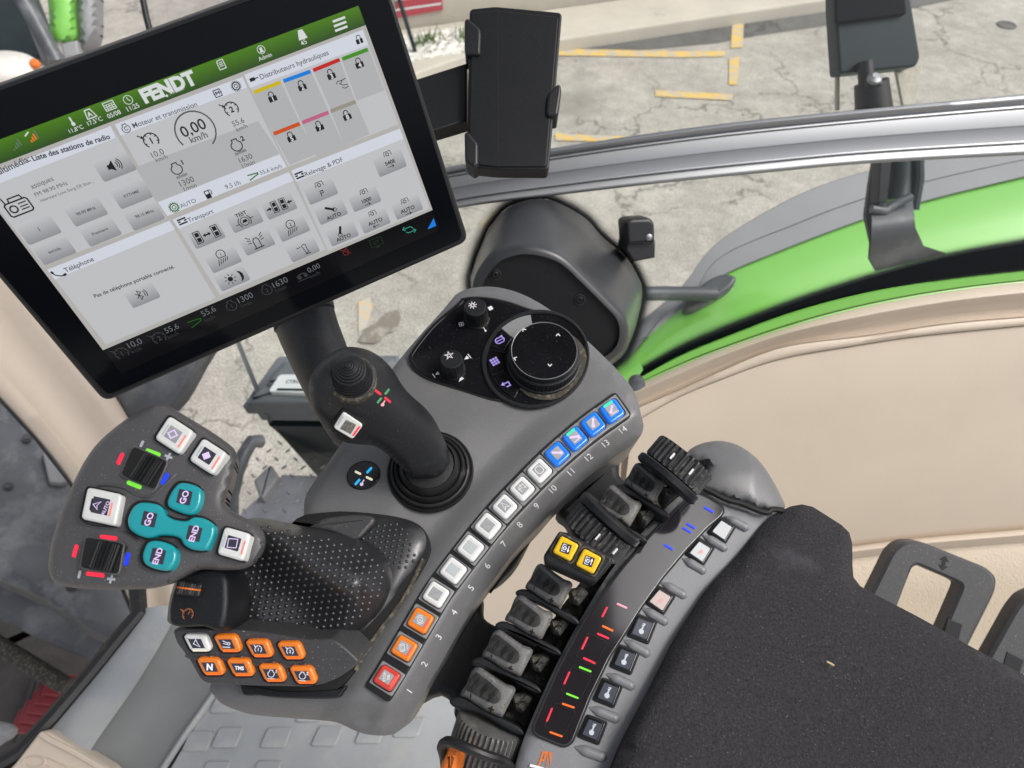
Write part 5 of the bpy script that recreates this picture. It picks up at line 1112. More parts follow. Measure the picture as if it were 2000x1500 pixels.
tf(g, 126, 529, 182, 505, 'Téléphone', Z, 1, .01); tf(g, 184, 579, 340, 520, 'Pas de téléphone portable connecté.', Z, 0, .01)
ic(276, 575, 11, [('L', [(-.9, .45), (.1, -.45), (-.4, -.9), (-.4, .9), (.1, .45), (-.9, -.45)], .13), ('A', -.1, 0, .7, -40, 40, .13), ('A', -.1, 0, 1.05, -40, 40, .13)])
ic(246, 251, 10, engine()); ic(246, 251, 4, [('A', .1, 0, .8, 30, 330, .35)]); tf(g, 259, 246, 384, 203, 'Moteur et transmission', Z, 1, .006)
ic(425, 182, 8, [('O', [(-.8, -.8), (.8, -.8), (.8, .8), (-.8, .8)], .2), ('L', [(-.4, -.4), (-.4, .4), (0, 0), (.4, .4), (.4, -.4)], .2), ('L', [(-1.1, 0), (1.1, 0)], .12)])
GEAR = [('A', 0, 0, .72, 0, 360, .2), ('A', 0, 0, .35, 30, 200, .16), ('A', 0, 0, .35, 220, 380, .16)] + [('L', [(.75 * math.cos(R(a)), .75 * math.sin(R(a))), (1.05 * math.cos(R(a)), 1.05 * math.sin(R(a)))], .14) for a in range(0, 360, 20)]
ic(461, 168, 9.5, GEAR)
ic(295, 274, 17, cruise('1')); ic(452, 213, 16, cruise('2')); ic(345, 330, 13.5, engine('1')); ic(462, 284, 14, engine('2'))
for s, xl, yl, xr, yr, b in (('10,0', 296, 304, 319, 295, .0), ('km/h', 304, 313, 326, 305, .0), ('55,6', 454, 243, 476, 234, 0), ('km/h', 462, 254, 482, 245, 0), ('n/min', 345, 347, 365, 339, .02), ('1300', 351, 360, 378, 349, 0), ('1/min', 359, 370, 383, 361, 0), ('n/min', 459, 301, 480, 292, .02), ('1630', 467, 314, 492, 304, 0), ('1/min', 473, 325, 497, 316, 0), ('AUTO', 352, 403, 382, 391, 0), ('9,5 l/h', 440, 366, 469, 356, 0), ('55,6 km/h', 508, 338, 550, 324, 0)):
    tf(g, xl, yl, xr, yr, s, Z, 1, b)
ic(382, 256, 37, [('A', 0, 0, 1.0, -62, 205, .075)], 1); tf(g, 354, 260, 400, 240, '0,00', Z, 0, .008); tf(g, 371, 274, 404, 262, 'km/h', Z, 1, .01)
ic(340, 405, 10, GEAR, 3); ic(408, 379, 9, [('O', [(-.7, -.8), (.2, -.8), (.2, .8), (-.7, .8)], .2), ('P', [(-.7, -.8), (.2, -.8), (.2, .1), (-.7, .1)]), ('L', [(.2, -.1), (.6, -.2), (.75, .5), (.4, .9)], .15)])
ic(495, 344, 10, [('L', [(-1, .5), (1, .3), (.9, -.1)], .22), ('L', [(-1, -.5), (.9, .05)], .22)], 3)
# lock icons
def lock(x, y, n, s=10):
    ic(x, y, s, [('P', [(-.8, -.9), (.8, -.9), (.8, .1), (-.8, .1)]), ('L', [(-.45, .1), (-.45, .6), (-.2, .9), (.2, .9), (.45, .6), (.45, .1)], .16)])
    text(g, T, x + 2, y + 4, Z + .0002, n, 12, 2, 0, .03)
for x, y, n in ((531, 189, '1'), (589, 167, '2'), (646, 145, '3'), (701, 123, '4'), (568, 267, '5'), (623, 246, '7'), (677, 225, '8')): lock(x, y, n)
lock(701, 77, '1', 8.5)
ic(668, 163, 11, [('L', [(-1, .2), (-.6, .6), (.2, .4), (-.2, .1), (-.5, .1), (.1, -.3), (.9, -.5)], .12), ('L', [(0, .5), (.9, .6)], .12), ('L', [(-.2, -.6), (.2, -.9), (.9, -.8)], .12)])
ic(496, 155, 8, [('P', [(-1, -.3), (.3, -.3), (.3, .5), (-1, .5)]), ('L', [(.3, .1), (1.1, .1)], .25)]); tf(g, 508, 151, 641, 102, 'Distributeurs hydrauliques', Z, 1, .006)
RACK = [('P', [(-1, .35), (1, .35), (1, .7), (-1, .7)]), ('P', [(-1, -.15), (-.4, -.15), (-.4, .2), (-1, .2)]), ('P', [(.4, -.15), (1, -.15), (1, .2), (.4, .2)]), ('P', [(-1, -.7), (1, -.7), (1, -.35), (-1, -.35)])]
ic(585, 342, 8.5, RACK); tf(g, 596, 341, 669, 311, 'Relevage & PDF', Z, 1, .006); ic(356, 432, 8.5, RACK); tf(g, 367, 431, 416, 412, 'Transport', Z, 1, .006)
ST_ = [('O', [(-.5, -1), (.4, -1), (.5, -.9), (.5, .9), (.4, 1), (-.5, 1)], .12), ('P', [(-.32, .1), (.32, .1), (.32, .8), (-.32, .8)]), ('P', [(-.32, -.8), (.32, -.8), (.32, -.1), (-.32, -.1)])]
ic(387, 464, 12, ST_); ic(421, 451, 12, ST_); ic(404, 458, 8, [('P', [(-1, 0), (-.4, .5), (-.4, .2), (.4, .2), (.4, .5), (1, 0), (.4, -.5), (.4, -.2), (-.4, -.2), (-.4, -.5)])])
ic(537, 404, 11, ST_); ic(553, 398, 11, ST_); ic(526, 409, 5, [('P', [(1, 0), (0, .8), (0, .3), (-1, .3), (-1, -.3), (0, -.3), (0, -.8)])]); ic(565, 394, 5, [('P', [(-1, 0), (0, .8), (0, .3), (1, .3), (1, -.3), (0, -.3), (0, -.8)])])
tf(g, 460, 423, 481, 414, 'TEST', Z, 0, .02); ic(478, 432, 11, [('A', 0, 0, .75, 0, 360, .12), ('P', [(-.5, -.2), (.5, -.2), (.4, .3), (-.2, .3)]), ('A', 0, 0, 1.1, 130, 230, .14), ('A', 0, 0, 1.1, -50, 50, .14), ('L', [(1.1, .2), (1.7, .2)], .12), ('L', [(-1.7, -.2), (-1.1, -.2)], .12)])
def lamp(x, y, n):
    ic(x, y, 15, [('A', 0, .45, .55, -20, 200, .1), ('L', [(-.52, .3), (-.45, 0), (.45, 0), (.52, .3)], .1), ('T', n, 0, .42, .6, .01)] + [('L', [(-.55 + k * .3, -.15), (-.85 + k * .3, -.95 + k * .08)], .09) for k in range(5)])
lamp(434, 502, '1'); lamp(570, 444, '2')
ic(502, 474, 14, [('L', [(-.4, -.7), (-.4, .4), (-.2, .7), (.2, .7), (.4, .4), (.4, -.7)], .12), ('L', [(-.7, -.75), (.7, -.75)], .15)] + [('L', [(s * .65, .2 + k * .3), (s * 1.15, .3 + k * .45)], .1) for s in (-1, 1) for k in range(3)])
ic(450, 545, 11, [('C', 0, 0, .45)] + [('L', [(.62 * math.cos(R(a)), .62 * math.sin(R(a))), (1.05 * math.cos(R(a)), 1.05 * math.sin(R(a)))], .12) for a in range(0, 360, 45)]); ic(468, 539, 12, [('P', [(-.1, 1), (.35, .75), (.6, .3), (.6, -.3), (.35, -.75), (-.1, -1), (.15, -.4), (.15, .4)])])
ic(595, 486, 12, [('O', [(-.3, .6), (.1, .8), (.4, .6), (.35, -.2), (.5, -.6), (0, -.75), (-.1, -.2)], .1), ('L', [(-1.2, .5), (-.5, .5)], .12), ('L', [(-.2, -.9), (.7, -.9)], .15)])
PTO = [('L', [(-.8, -.1), (-.6, .9), (.8, .9), (.9, -.1)], .12), ('A', 0, .3, .3, 0, 360, .13)] + [('L', [(.35 * math.cos(R(a)), .3 + .35 * math.sin(R(a))), (.5 * math.cos(R(a)), .3 + .5 * math.sin(R(a)))], .12) for a in range(0, 360, 60)]
for x, y, s, ar in ((757, 304, '540E', 1), (711, 378, '1000', 1), (728, 420, 'AUTO', -1), (791, 396, 'AUTO', 1)):
    ic(x, y, 9, PTO); text(g, T, x + 5, y + 13, Z, s, 10.5, 0, 0, .02); ic(x + 7, y + 21, 6, [('L', [(-1, 0), (1, 0)], .2), ('L', [(ar * .4, .5), (ar * 1, 0), (ar * .4, -.5)], .2)])
ic(624, 364, 9.5, PTO); ic(629, 377, 6, [('L', [(-.4, -1), (-.4, .8), (.5, .8), (.5, 0), (-.4, 0)], .25)])
ic(645, 408, 11, [('L', [(-.8, .5), (.6, -.4)], .42), ('A', .65, -.4, .33, 0, 360, .12)]); text(g, T, 652, 422, Z, 'AUTO', 10.5, 0, 0, .02)
ic(665, 451, 11, [('L', [(.3, .8), (-.3, -.5)], .42), ('A', -.3, -.6, .33, 0, 360, .12)]); text(g, T, 671, 464, Z, 'AUTO', 10.5, 0, 0, .02)
# white ink on the header
tf(g, 277, 190, 381, 150, 'FENDT', Z, 2, .055)
for k in range(6): ic(326 + k * 6.3, 187 - k * 2.4, 2.6, [('C', 0, 0, .9)], 2 if k == 0 else 5)
for s, xl, yl, xr, yr in (('11,8°C', 135, 257, 162, 247), ('17,5°C', 171, 242, 199, 231), ('05/08', 210, 228, 235, 218), ('11:25', 248, 214, 271, 205), ('Admin', 505, 116, 530, 106), ('45', 588, 86, 598, 80)): tf(g, xl, yl, xr, yr, s, Z, 2, .008)
ic(140, 237, 9, [('L', [(0, -.4), (0, .9)], .35), ('C', 0, -.6, .4)], 2); ic(176, 223, 10, [('O', [(-.9, -.7), (.9, -.7), (.6, .3), (.4, .9), (-.6, .9)], .2), ('T', 'A', -.1, 0, 1.2, .03)], 2)
ic(214, 207, 10, [('O', [(-1, -.7), (1, -.7), (1, .8), (-1, .8)], .16)] + [('L', [(-1, .35 - k * .35), (1, .35 - k * .35)], .12) for k in range(3)] + [('L', [(-.5 + k * .5, .35), (-.5 + k * .5, -.7)], .12) for k in range(3)], 2)
ic(250, 195, 9, [('A', 0, 0, .9, 0, 360, .14), ('L', [(0, .6), (0, 0), (.4, -.3)], .14)], 2); ic(432, 126, 9, [('O', [(-.7, -.9), (.7, -.9), (.7, .9), (-.4, .9), (-.7, .6)], .18)] + [('L', [(-.4, .4 - k * .35), (.4, .4 - k * .35)], .16) for k in range(3)], 2)
ic(510, 97, 8, [('A', 0, 0, .9, 0, 360, .15), ('C', 0, .2, .35), ('P', [(-.5, -.6), (.5, -.6), (.3, -.1), (-.3, -.1)])], 2); ic(589, 68, 10, [('P', [(-.9, -.8), (.9, -.8), (.5, .9), (-.4, .9)])], 2)
for k in range(3): ic(662 + k * 2.3, 38 + k * 9, 13, [('L', [(-1, 0), (1, 0)], .32)], 2)
for k in range(4): ic(24 + k * 4.2, 286 - k * 3.2, 9, [('L', [(0, -.9), (0, -.6 + k * .4)], .38)], 5); ic(58 + k * 4.2, 270 - k * 2.6, 9, [('L', [(0, -.9), (0, -.4 + k * .4)], .38)], 4 if k < 3 else 5)
ic(52, 262, 5, [('L', [(-1, -.5), (0, 0), (1, .5)], .5)], 2)
# status bar
for x, y, n in ((238, 690, '1'), (311, 660, '2')): ic(x, y, 15, cruise(n), 6)
for x, y, n in ((452, 597, '1'), (521, 566, '2')): ic(x, y, 13, engine() + [('T', n, 0, -.1, .9, .02)], 6)
for s, xl, yl, xr, yr, m_ in (('10,0', 250, 676, 276, 665, 7), ('km/h', 257, 688, 276, 680, 6), ('55,6', 322, 647, 348, 636, 7), ('km/h', 329, 659, 348, 650, 6), ('55,6', 394, 614, 420, 602, 7), ('km/h', 400, 626, 419, 618, 6), ('1300', 465, 588, 493, 575, 7), ('1/min', 471, 598, 491, 590, 6), ('1630', 533, 558, 561, 545, 7), ('1/min', 539, 569, 559, 559, 6), ('0,00', 601, 529, 624, 518, 7), ('km/h', 606, 541, 624, 532, 6)): tf(g, xl, yl, xr, yr, s, Z, m_, .0)
ic(381, 630, 13, [('L', [(-1, .5), (1, .3), (.8, -.1)], .12), ('L', [(-.8, -.5), (.8, -.1)], .12)], 3); ic(590, 538, 12, [('L', [(-.9, 0), (-.3, .3), (.3, .3), (.8, 0)], .2), ('C', -.5, -.2, .32), ('C', .55, -.2, .32), ('L', [(1, -.75), (-1, -.75)], .12)], 6)
ic(675, 492, 10, [('A', 0, -.1, .55, 0, 360, .2), ('L', [(-.9, .8), (.9, -.7)], .2), ('L', [(.6, .9), (-.2, .2)], .25)], 8); ic(735, 473, 12, [('O', [(-1, -.6), (1, -.6), (1, .7), (-1, .7)], .1), ('T', 'UT', 0, 0, .8, .01), ('L', [(-.3, -.85), (.3, -.85)], .2)], 9)
ic(799, 448, 12, [('L', [(-.9, .35), (.3, .35), (.6, .1), (.6, -.05)], .14), ('L', [(-.6, .7), (-1, .35), (-.6, 0)], .14), ('L', [(.9, -.5), (-.3, -.5), (-.6, -.25)], .14), ('L', [(.6, -.15), (1, -.5), (.6, -.85)], .14)], 10)
flat(g, T, [(847, 426), (852, 441), (835, 448)], Z, 11)
g.build('screen_graphics', [m_ink, m_ink2, m_wht, E('screen_green_ink', srgb(40, 120, 20), ES * .8), E('screen_orange_ink', srgb(235, 130, 40), ES), E('screen_olive_ink', srgb(100, 125, 95), ES), m_gd, m_dim, E('screen_red_ink', srgb(120, 40, 38), ES * .7), E('screen_moss_ink', srgb(30, 60, 30), ES * .8), E('screen_teal_ink', srgb(60, 160, 140), ES * .9), E('screen_blue_ink', srgb(25, 130, 235), ES)], tm, smooth=0)
# supporting stalk
g = MB()
def ring_px(x, y, d, a, b, ang, n=32): return [at(px, py, d + .02 * math.sin(2 * math.pi * i / n)) for i, (px, py) in enumerate(ell(x, y, a, b, ang, n))]
bridge(g, [ring_px(592, 615, .545, 62, 22, 22), ring_px(604, 650, .54, 60, 24, 22), ring_px(625, 700, .53, 58, 26, 24), ring_px(665, 770, .525, 62, 34, 30), ring_px(700, 830, .52, 60, 40, 30), ring_px(760, 880, .515, 50, 40, 30)], cap0=True, cap1=True)
g.build('stalk', M['blackm'], tm, smooth=60)
g = MB(); bridge(g, [ring_px(590, 600, .542, 63, 20, 22), ring_px(594, 622, .541, 64, 21, 22)], cap0=True, cap1=True); g.build('stalk_collar', M['side'], tm, smooth=60)
g = MB(); tube(g, [T.at(x, y, -.006) for x, y in ((816, 150), (850, 215))], .001)
# ================================================================== PHONE HOLDER
PH = Frame(1000, 170, .63, (0, -.50, .87))
ph = thing('phone_holder', 'black rectangular clamp holder beside the touchscreen with three gripping tabs', 'phone holder', PH.at(1000, 320, -.02))
g = MB(); prism(g, PH, [(700, 190), (912, 122), (912, 236), (700, 300)], -.03, -.012, .002, base=True); g.build('mounting_arm', M['black'], ph)
bodyp = roundp([(917, 17), (968, 12), (1098, 24), (1072, 332), (969, 331), (911, 325)], 9, 5)
g = MB(); prism(g, PH, bodyp, -.016, -.0005, .0015, base=True); g.build('case', M['black'], ph)
g = MB(); prism(g, PH, roundp([(922, 24), (968, 20), (1091, 33), (1067, 325), (970, 325), (916, 319)], 6, 4), -.002, .0010, .0008, seg=3); g.build('back_plate', M['black'], ph)
g = MB(); flat(g, PH, [(969, 18), (971, 18), (973, 326), (971, 326)], .00115); g.build('joint_line', M['groove'], ph, smooth=0)
g = MB(); flat(g, PH, [(971.2, 20), (972.2, 20), (974, 326), (973.2, 326)], .0012); g.build('joint_edge', M['screw'], ph, smooth=0)
for q, q2 in (([(907, 38), (914, 34), (938, 55), (940, 64), (938, 106), (910, 106), (907, 98)], [(913, 50), (938, 60), (937, 104), (912, 104)]), ([(907, 258), (914, 256), (934, 280), (934, 320), (925, 326), (908, 314)], [(912, 272), (933, 284), (932, 318), (913, 312)]), ([(1088, 164), (1095, 164), (1097, 176), (1090, 224), (1070, 226), (1067, 218), (1070, 186), (1075, 178)], [(1072, 186), (1092, 176), (1088, 222), (1070, 222)])):
    g = MB(); prism(g, PH, roundp(q, 4), -.018, .0045, .0022, base=True); g.build('clamp_tab', M['blackm'], ph)
g = MB()
for k in range(6):
    a0 = 20 + 60 * k; x, y = 1035 + 22 * math.cos(R(a0)), 95 + 24 * math.sin(R(a0)); x2, y2 = x + 15 * math.cos(R(a0 + 112)), y + 15 * math.sin(R(a0 + 112))
    L = math.dist((x, y), (x2, y2)); nx, ny = -(y2 - y) / L * .45, (x2 - x) / L * .45; flat(g, PH, [(x - nx, y - ny), (x2 - nx, y2 - ny), (x2 + nx, y2 + ny), (x + nx, y + ny)], .00118)
g.build('embossed_mark', M['screw'], ph, smooth=0)

# ================================================================== ARMREST WITH HYDRAULIC LEVERS
AR = Frame(1250, 1200, .455, (.02, -.20, .98))
ar = thing('armrest', 'grey armrest module with key pads, status window and black fabric elbow pad', 'armrest', AR.at(1300, 1300, -.06))
inn_ = [(1352, 952), (1330, 966), (1292, 1000), (1240, 1056), (1188, 1122), (1130, 1216), (1080, 1312), (1040, 1402), (1010, 1482), (985, 1600)]
PADL = [(1540, 990), (1500, 1010), (1440, 1085), (1380, 1150), (1320, 1245), (1270, 1345), (1220, 1440), (1195, 1500), (1165, 1600)]
ob = [(1352, 952), (1384, 955), (1420, 978), (1470, 995), (1520, 1000), (1560, 1000), (1620, 1060)]
AO = smooth(ob, 4, False) + [(1500, 1200), (1330, 1610)] + smooth(inn_, 4, False)[::-1][:-1]
g = MB(); BA = inflate(g, AR, AO, .006, -.006, .12, 14, skirt=.05, taper=.0); g.build('side_console', M['grey_lite'], ar, smooth=60)
g = MB(); HMP = [(1342, 884), (1365, 868), (1400, 861), (1432, 866), (1462, 882), (1488, 906), (1510, 940), (1525, 968), (1534, 992), (1520, 999), (1500, 1000), (1470, 988), (1440, 978), (1400, 966), (1366, 948), (1384, 906), (1358, 898)]
inflate(g, AR, smooth(HMP, 4), .009, -.002, .28, 8, extra=lambda x, y, h: -.00012 * max(0, x - 1470) - .010 * max(0, (930 - y) / 70) ** 2, skirt=.045); g.build('front_cap', M['grey'], ar, smooth=70)
g = MB(); tube(g, [AR.at(x, y, .0030) for x, y in smooth([(1364, 948), (1384, 958), (1420, 976), (1450, 984), (1478, 996), (1498, 1001), (1508, 995), (1530, 997)], 4, False)], .0020, 8); g.build('cap_joint', M['groove'], ar)
WIN = [(1364, 964), (1382, 972), (1408, 987), (1414, 996), (1410, 1006), (1382, 1030), (1340, 1074), (1295, 1127), (1250, 1190), (1220, 1238), (1190, 1284), (1152, 1362), (1118, 1448), (1108, 1456), (1099, 1457), (1050, 1437), (1042, 1428), (1042, 1418), (1060, 1376), (1090, 1308), (1130, 1232), (1175, 1163), (1220, 1105), (1280, 1036), (1328, 990), (1350, 968)]
ws = roundp(WIN, 5, 3)
g = MB(); loft2(g, AR, [AR.uv(x, y, .0005) for x, y in ws], [(-.0009, -.003), (-.0009, .0006), (-.0004, .0009)]); g.build('window_gasket', M['groove'], ar)
g = MB(); prism(g, AR, ws, -.003, .0012, .0006); wn_ = g.build('status_window', mat('tinted_status_window', (.014, .012, .016), .08, coat=1.0, spec=1.0), ar)
for x, y, L, a, m_ in ((1385, 995, 21, -30, 'led_b'), (1350, 1027, 20, -30, 'led_b'), (1342, 1035, 20, -30, 'led_b'), (1306, 1068, 20, -32, 'led_b'), (1215, 1183, 22, -25, 'led_p'), (1181, 1195, 22, 63, 'led_r'), (1187, 1227, 24, -25, 'led_o'), (1178, 1242, 25, -24, 'led_r'), (1142, 1256, 27, 65, 'led_r'), (1151, 1290, 26, -25, 'led_r'), (1143, 1307, 26, -22, 'led_g'), (1107, 1324, 27, 66, 'led_r'), (1118, 1359, 26, -22, 'led_g'), (1110, 1378, 26, -19, 'led_o'), (1073, 1396, 29, 68, 'led_r'), (1086, 1434, 27, -20, 'led_o')):
    bar(x, y, L, 3.6, a, AR, .0016, M[m_], wn_)
for x, y in ((1155, 1268), (1125, 1334), (1093, 1404)):
    g = MB(); ringp(g, AR, rr(x, y, 27, 22, 64, 4), rr(x, y, 25, 20, 64, 4), .001, .0017, .0002); g.build('window_field', M['black'], wn_)
MK = [(1411, 1035, 'w', -38), (1368, 1077, 'w', -38), (1290, 1172, 'r', -36), (1254, 1228, 'k', -33), (1220, 1288, 'k', -30), (1187, 1353, 'k', -28), (1157, 1425, 'k', -26)]
KEYI = [('C', 0, -.45, .42), ('L', [(0, -.1), (.1, .5), (.3, .95)], .24), ('L', [(.1, .5), (-.15, .55)], .16), ('L', [(.2, .8), (-.1, .85)], .16)]
for i, (x, y, kd, a) in enumerate(MK):
    s_ = .92 + .04 * i if i < 3 else 1.03; sk = [(x - 32 * s_, y + 4), (x - 3, y - 30 * s_), (x + 31 * s_, y - 9 * s_), (x + 6, y + 31 * s_)]
    if i >= 3: sk = [(x - 30, y + 14), (x - 10, y - 31), (x + 31, y - 15), (x + 13, y + 31)]
    shr = lambda f: [(x + (q[0] - x) * f, y + (q[1] - y) * f) for q in sk]
    g = MB(); prism(g, AR, roundp(shr(1.02), 6), -.002, .0012, .0008); g.build('key_surround', M['groove'], ar)
    g = MB(); prism(g, AR, roundp(shr(.88), 4), -.002, .0020, .0009, seg=4); kk = g.build('pad_key', M['gloss'], ar)
    g = MB(); prism(g, AR, roundp(shr(.66), 2, 2), .001, .0022, .0001); lens = {'w': M['keyw2'], 'r': mat('pinkish_key_lens', (.50, .40, .38), .25, coat=.5), 'k': mat('dark_slate_key_lens', (.055, .065, .085), .2, coat=.6)}[kd]
    g.build('key_lens', lens, kk)
    g = MB()
    if kd == 'k': icon(g, AR, x, y, .0023, 12, KEYI, 0, -20); g.build('key_symbol', M['markg'], kk, smooth=0)
    elif i > 0: icon(g, AR, x, y, .0023, 8, [('L', [(-.8, -.2), (.6, .3)], .3), ('C', .2, -.2, .4)], 0, 20); g.build('symbol', mat('faded_red_symbol', (.62, .30, .28), .5), kk, smooth=0)
for (x0, y0, x1, y1) in ((1415, 1009, 1462, 1034), (1372, 1046, 1420, 1074), (1332, 1091, 1379, 1118), (1290, 1138, 1341, 1166), (1253, 1188, 1305, 1218), (1217, 1250, 1270, 1280), (1183, 1316, 1240, 1343), (1150, 1382, 1210, 1406), (1122, 1459, 1184, 1481)):
    g = MB(); n = 10; tube(g, [AR.at(x0 + (x1 - x0) * t / n, y0 + (y1 - y0) * t / n, -.0006) for t in range(n + 1)], [.0006 + .0026 * min(1, t / 3) for t in range(n)] + [.0012], 10); g.build('key_ridge', M['grey_lite'], ar, smooth=60)
g = MB(); icon(g, AR, 1064, 1483, .0004, 15, [('L', [(-.9, -.9), (-.2, .8), (.2, .8), (-.1, -.1), (-.6, -.1)], .25), ('L', [(.2, -.9), (.4, .9)], .12), ('P', [(.55, .8), (1.0, .8), (.7, -.9)])], 0, 0, bvh=BA); g.build('tool_symbol', M['orange'], ar, smooth=0)
g = MB(); flat(g, AR, [(1036, 1492), (1062, 1499), (1060, 1504), (1034, 1497)], .0006); g.build('white_line', M['mark'], ar, smooth=0)
g = MB(); bay = [(1355, 950), (1290, 905), (1230, 985), (1150, 1075), (1080, 1165), (1010, 1270), (960, 1390), (930, 1520), (1000, 1520), (1040, 1402), (1080, 1312), (1130, 1216), (1188, 1122), (1240, 1056), (1292, 1000)]
prism(g, AR, [(x + (20 if 1 <= i <= 7 else 0), y + (14 if 1 <= i <= 7 else 0)) for i, (x, y) in enumerate(bay)], -.06, -.026, .004); g.build('lever_bay', M['leverd'], ar)
# elbow pad
PD2 = Frame(1500, 1250, .435, (.03, -.13, .99))
PO = PADL[::-1] + [(1558, 985), (1580, 985), (1648, 1028), (1660, 1040), (1665, 1060), (1665, 1125), (1675, 1142), (1700, 1156), (1800, 1208), (1900, 1265), (2000, 1318), (2250, 1450), (2300, 1900), (1120, 1900)]
def padex(x, y, h):
    return -.006 * math.exp(-(((x - 1560) / 230) ** 2 + ((y - 1420) / 150) ** 2)) * h
g = MB(); inflate(g, PD2, roundp(PO, 14, 3), .016, -.008, .22, 22, extra=padex, skirt=.06, taper=-.0); g.build('elbow_pad', M['pad'], ar, smooth=75)
g = MB(); box(g, PD2.at(1622, 1296, .0085), (.8, -.5, 0), (.5, .8, 0), (0, 0, 1), .0022, .0006, .0004, .0002); tag(g.build('straw_fragment', M['straw']), 'tiny pale straw splinter lying on the black fabric elbow pad', 'straw')
# fingertip levers
LVO = [(-29, -38), (-20, -41), (-13, -38), (6, -24), (29, -9), (42, -6), (48, 2), (33, 32), (23, 52), (-8, 38), (-30, 24), (-41, 17), (-54, 13), (-50, 2), (-42, -8), (-35, -27)]
PADO = [(-32, -28), (-25, -31), (-17, -27), (6, -8), (19, 4), (21, 16), (17, 23), (8, 27), (0, 24), (-38, 4), (-44, 0), (-38, -12)]
def xf(pts, x, y, s, a): c, s_ = math.cos(R(a)) * s, math.sin(R(a)) * s; return [(x + p * c + q * s_, y - p * s_ + q * c) for p, q in pts]
LV = Frame(1000, 1280, .44, (-.06, -.34, .94))
LVS = [(1262, 938, .82, -5), (1212, 983, .88, -3), (1075, 1139, .93, -2), (1036, 1200, .95, 0), (994, 1270, 1.0, 0), (956, 1346, 1.08, 0)]
lab = ['beside the front ribbed wheel', 'between the two ribbed wheels', 'beside the yellow keys', 'second below the yellow keys', 'third below the yellow keys', 'just above the orange handle']
for i, (x, y, s, a) in enumerate(LVS):
    ll = thing('fingertip_lever', 'dusty grey fingertip lever with grooved thumb pad, ' + lab[i], 'lever', LV.at(x, y, -.03), 'fingertip levers in front of the armrest')
    g = MB(); inflate(g, LV, roundp(xf(LVO, x, y, s, a), 4), .006, -.003, .16, 4, skirt=.014, taper=.03, extra=lambda X, Y, h: -.0026 * math.exp(-(((X - x + 8) / 24) ** 2 + ((Y - y + 4) / 15) ** 2)) * h - .00006 * max(0, x - X))
    BL = BVHTree.FromPolygons([tuple(q) for q in g.v], g.f); hdl = g.build('cap', M['lever'], ll, smooth=70)
    g = MB(); ps = resamp(smooth(xf(PADO, x, y, s, a), 4), 30); cx, cy = sum(q[0] for q in ps) / 30, sum(q[1] for q in ps) / 30
    rings = [drape([LV.at(cx + (q[0] - cx) * f, cy + (q[1] - cy) * f) for q in ps], BL, .0003) for f in (1, .9, .6, .3, .05)]; bridge(g, rings, cap1=True); g.build('thumb_pad', M['leverp'], hdl, smooth=70)
    g = MB()
    for k in range(3):
        gx = -25 + 14.5 * k; gy = -8 + 9.5 * k; q = xf([(gx - 7, gy + 13), (gx - 4, gy - 1), (gx + 7, gy - 13 + k), (gx + 4, gy + 3)], x, y, s, a); v_ = drape([LV.at(*p) for p in q], BL, .0012); g.add(v_[::-1], [[0, 1, 2, 3]])
    g.build('grip_groove', M['groove'], hdl, smooth=0)
    g = MB(); q = xf([(3, 36)], x, y, s, a)[0]; icon(g, LV, q[0], q[1], 0, 6 * s, [('P', [(-.25, -.9), (.25, -.9), (.25, -.25), (.9, -.25), (.9, .25), (.25, .25), (.25, .9), (-.25, .9), (-.25, .25), (-.9, .25), (-.9, -.25), (-.25, -.25)])], 0, -20, bvh=BL); q = xf([(-34, 12)], x, y, s, a)[0]; icon(g, LV, q[0], q[1], 0, 4 * s, [('L', [(0, -.9), (0, .9)], .5)], 0, -10, bvh=BL); g.build('plus_minus_mark', M['groove'], hdl, smooth=0)
    fx, fy = x + 6 * s, y + 54 * s  # thin guard disc on the near side
    g = MB(); gd = smooth([(-72, 20), (-60, 14), (-46, 16), (-28, 25), (-10, 34), (12, 47), (54, 68), (64, 84), (42, 80), (0, 55), (-28, 42), (-56, 36), (-70, 29)], 3); prism(g, LV, xf(gd, x, y, s, a), -.030, -.0035, .0015)
    g.build('guard_disc', M['black'], ll)
    g = MB(); kx, ky = xf([(56, 24)], x, y, s, a)[0]; prism(g, LV, roundp(xf([(-18, -14), (8, -20), (26, -8), (4, 22), (-12, 14)], kx, ky, s, a), 5), -.034, -.010, .005); g.build('lever_root', M['leverd'], ll, smooth=60)
def ribwheel(x, y, r_, halfw, depth, axis, label, flange=True, ribs=30, cover=None):
    t = thing('ribbed_wheel', label, 'thumb wheel', at(x, y, depth + r_), 'ribbed wheels in front of the armrest'); A = Vector(axis).normalized(); O = at(x, y, depth) - FWD * 0
    g = MB(); lathe(g, O - A * halfw, A, [(r_ * .02, .0004), (r_ * .8, .0004), (r_ * .96, 0.0005), (r_, .002, 1), (r_, 2 * halfw - .002, 1), (r_ * .96, 2 * halfw - .0005), (r_ * .6, 2 * halfw)], 60, ribs=ribs, ribd=.0022); g.build('wheel', M['lever'] if cover else M['wheel'], t, smooth=20)
    if flange:
        g = MB(); lathe(g, O + A * (halfw + .0005), A, [(r_ * .6, 0), (r_ * 1.05, .0), (r_ * 1.10, .001), (r_ * 1.10, .0045), (r_ * 1.02, .006), (r_ * .5, .006)], 48); g.build('flange', M['black'], t)
    if cover: return t
    g = MB(); n_ = (-FWD - A * A.dot(-FWD)).normalized(); b_ = n_.cross(A); 
    for k in (-1, 1):
        d_ = (n_ * math.cos(.35 * k - .2) + b_ * math.sin(.35 * k - .2)); box(g, O + d_ * (r_ + .0001), A, b_, d_, .0022, .0006, .0004)
    g.build('white_tick', M['mark'], t, smooth=0)
    return t
sx_ = lambda d: d / FPX
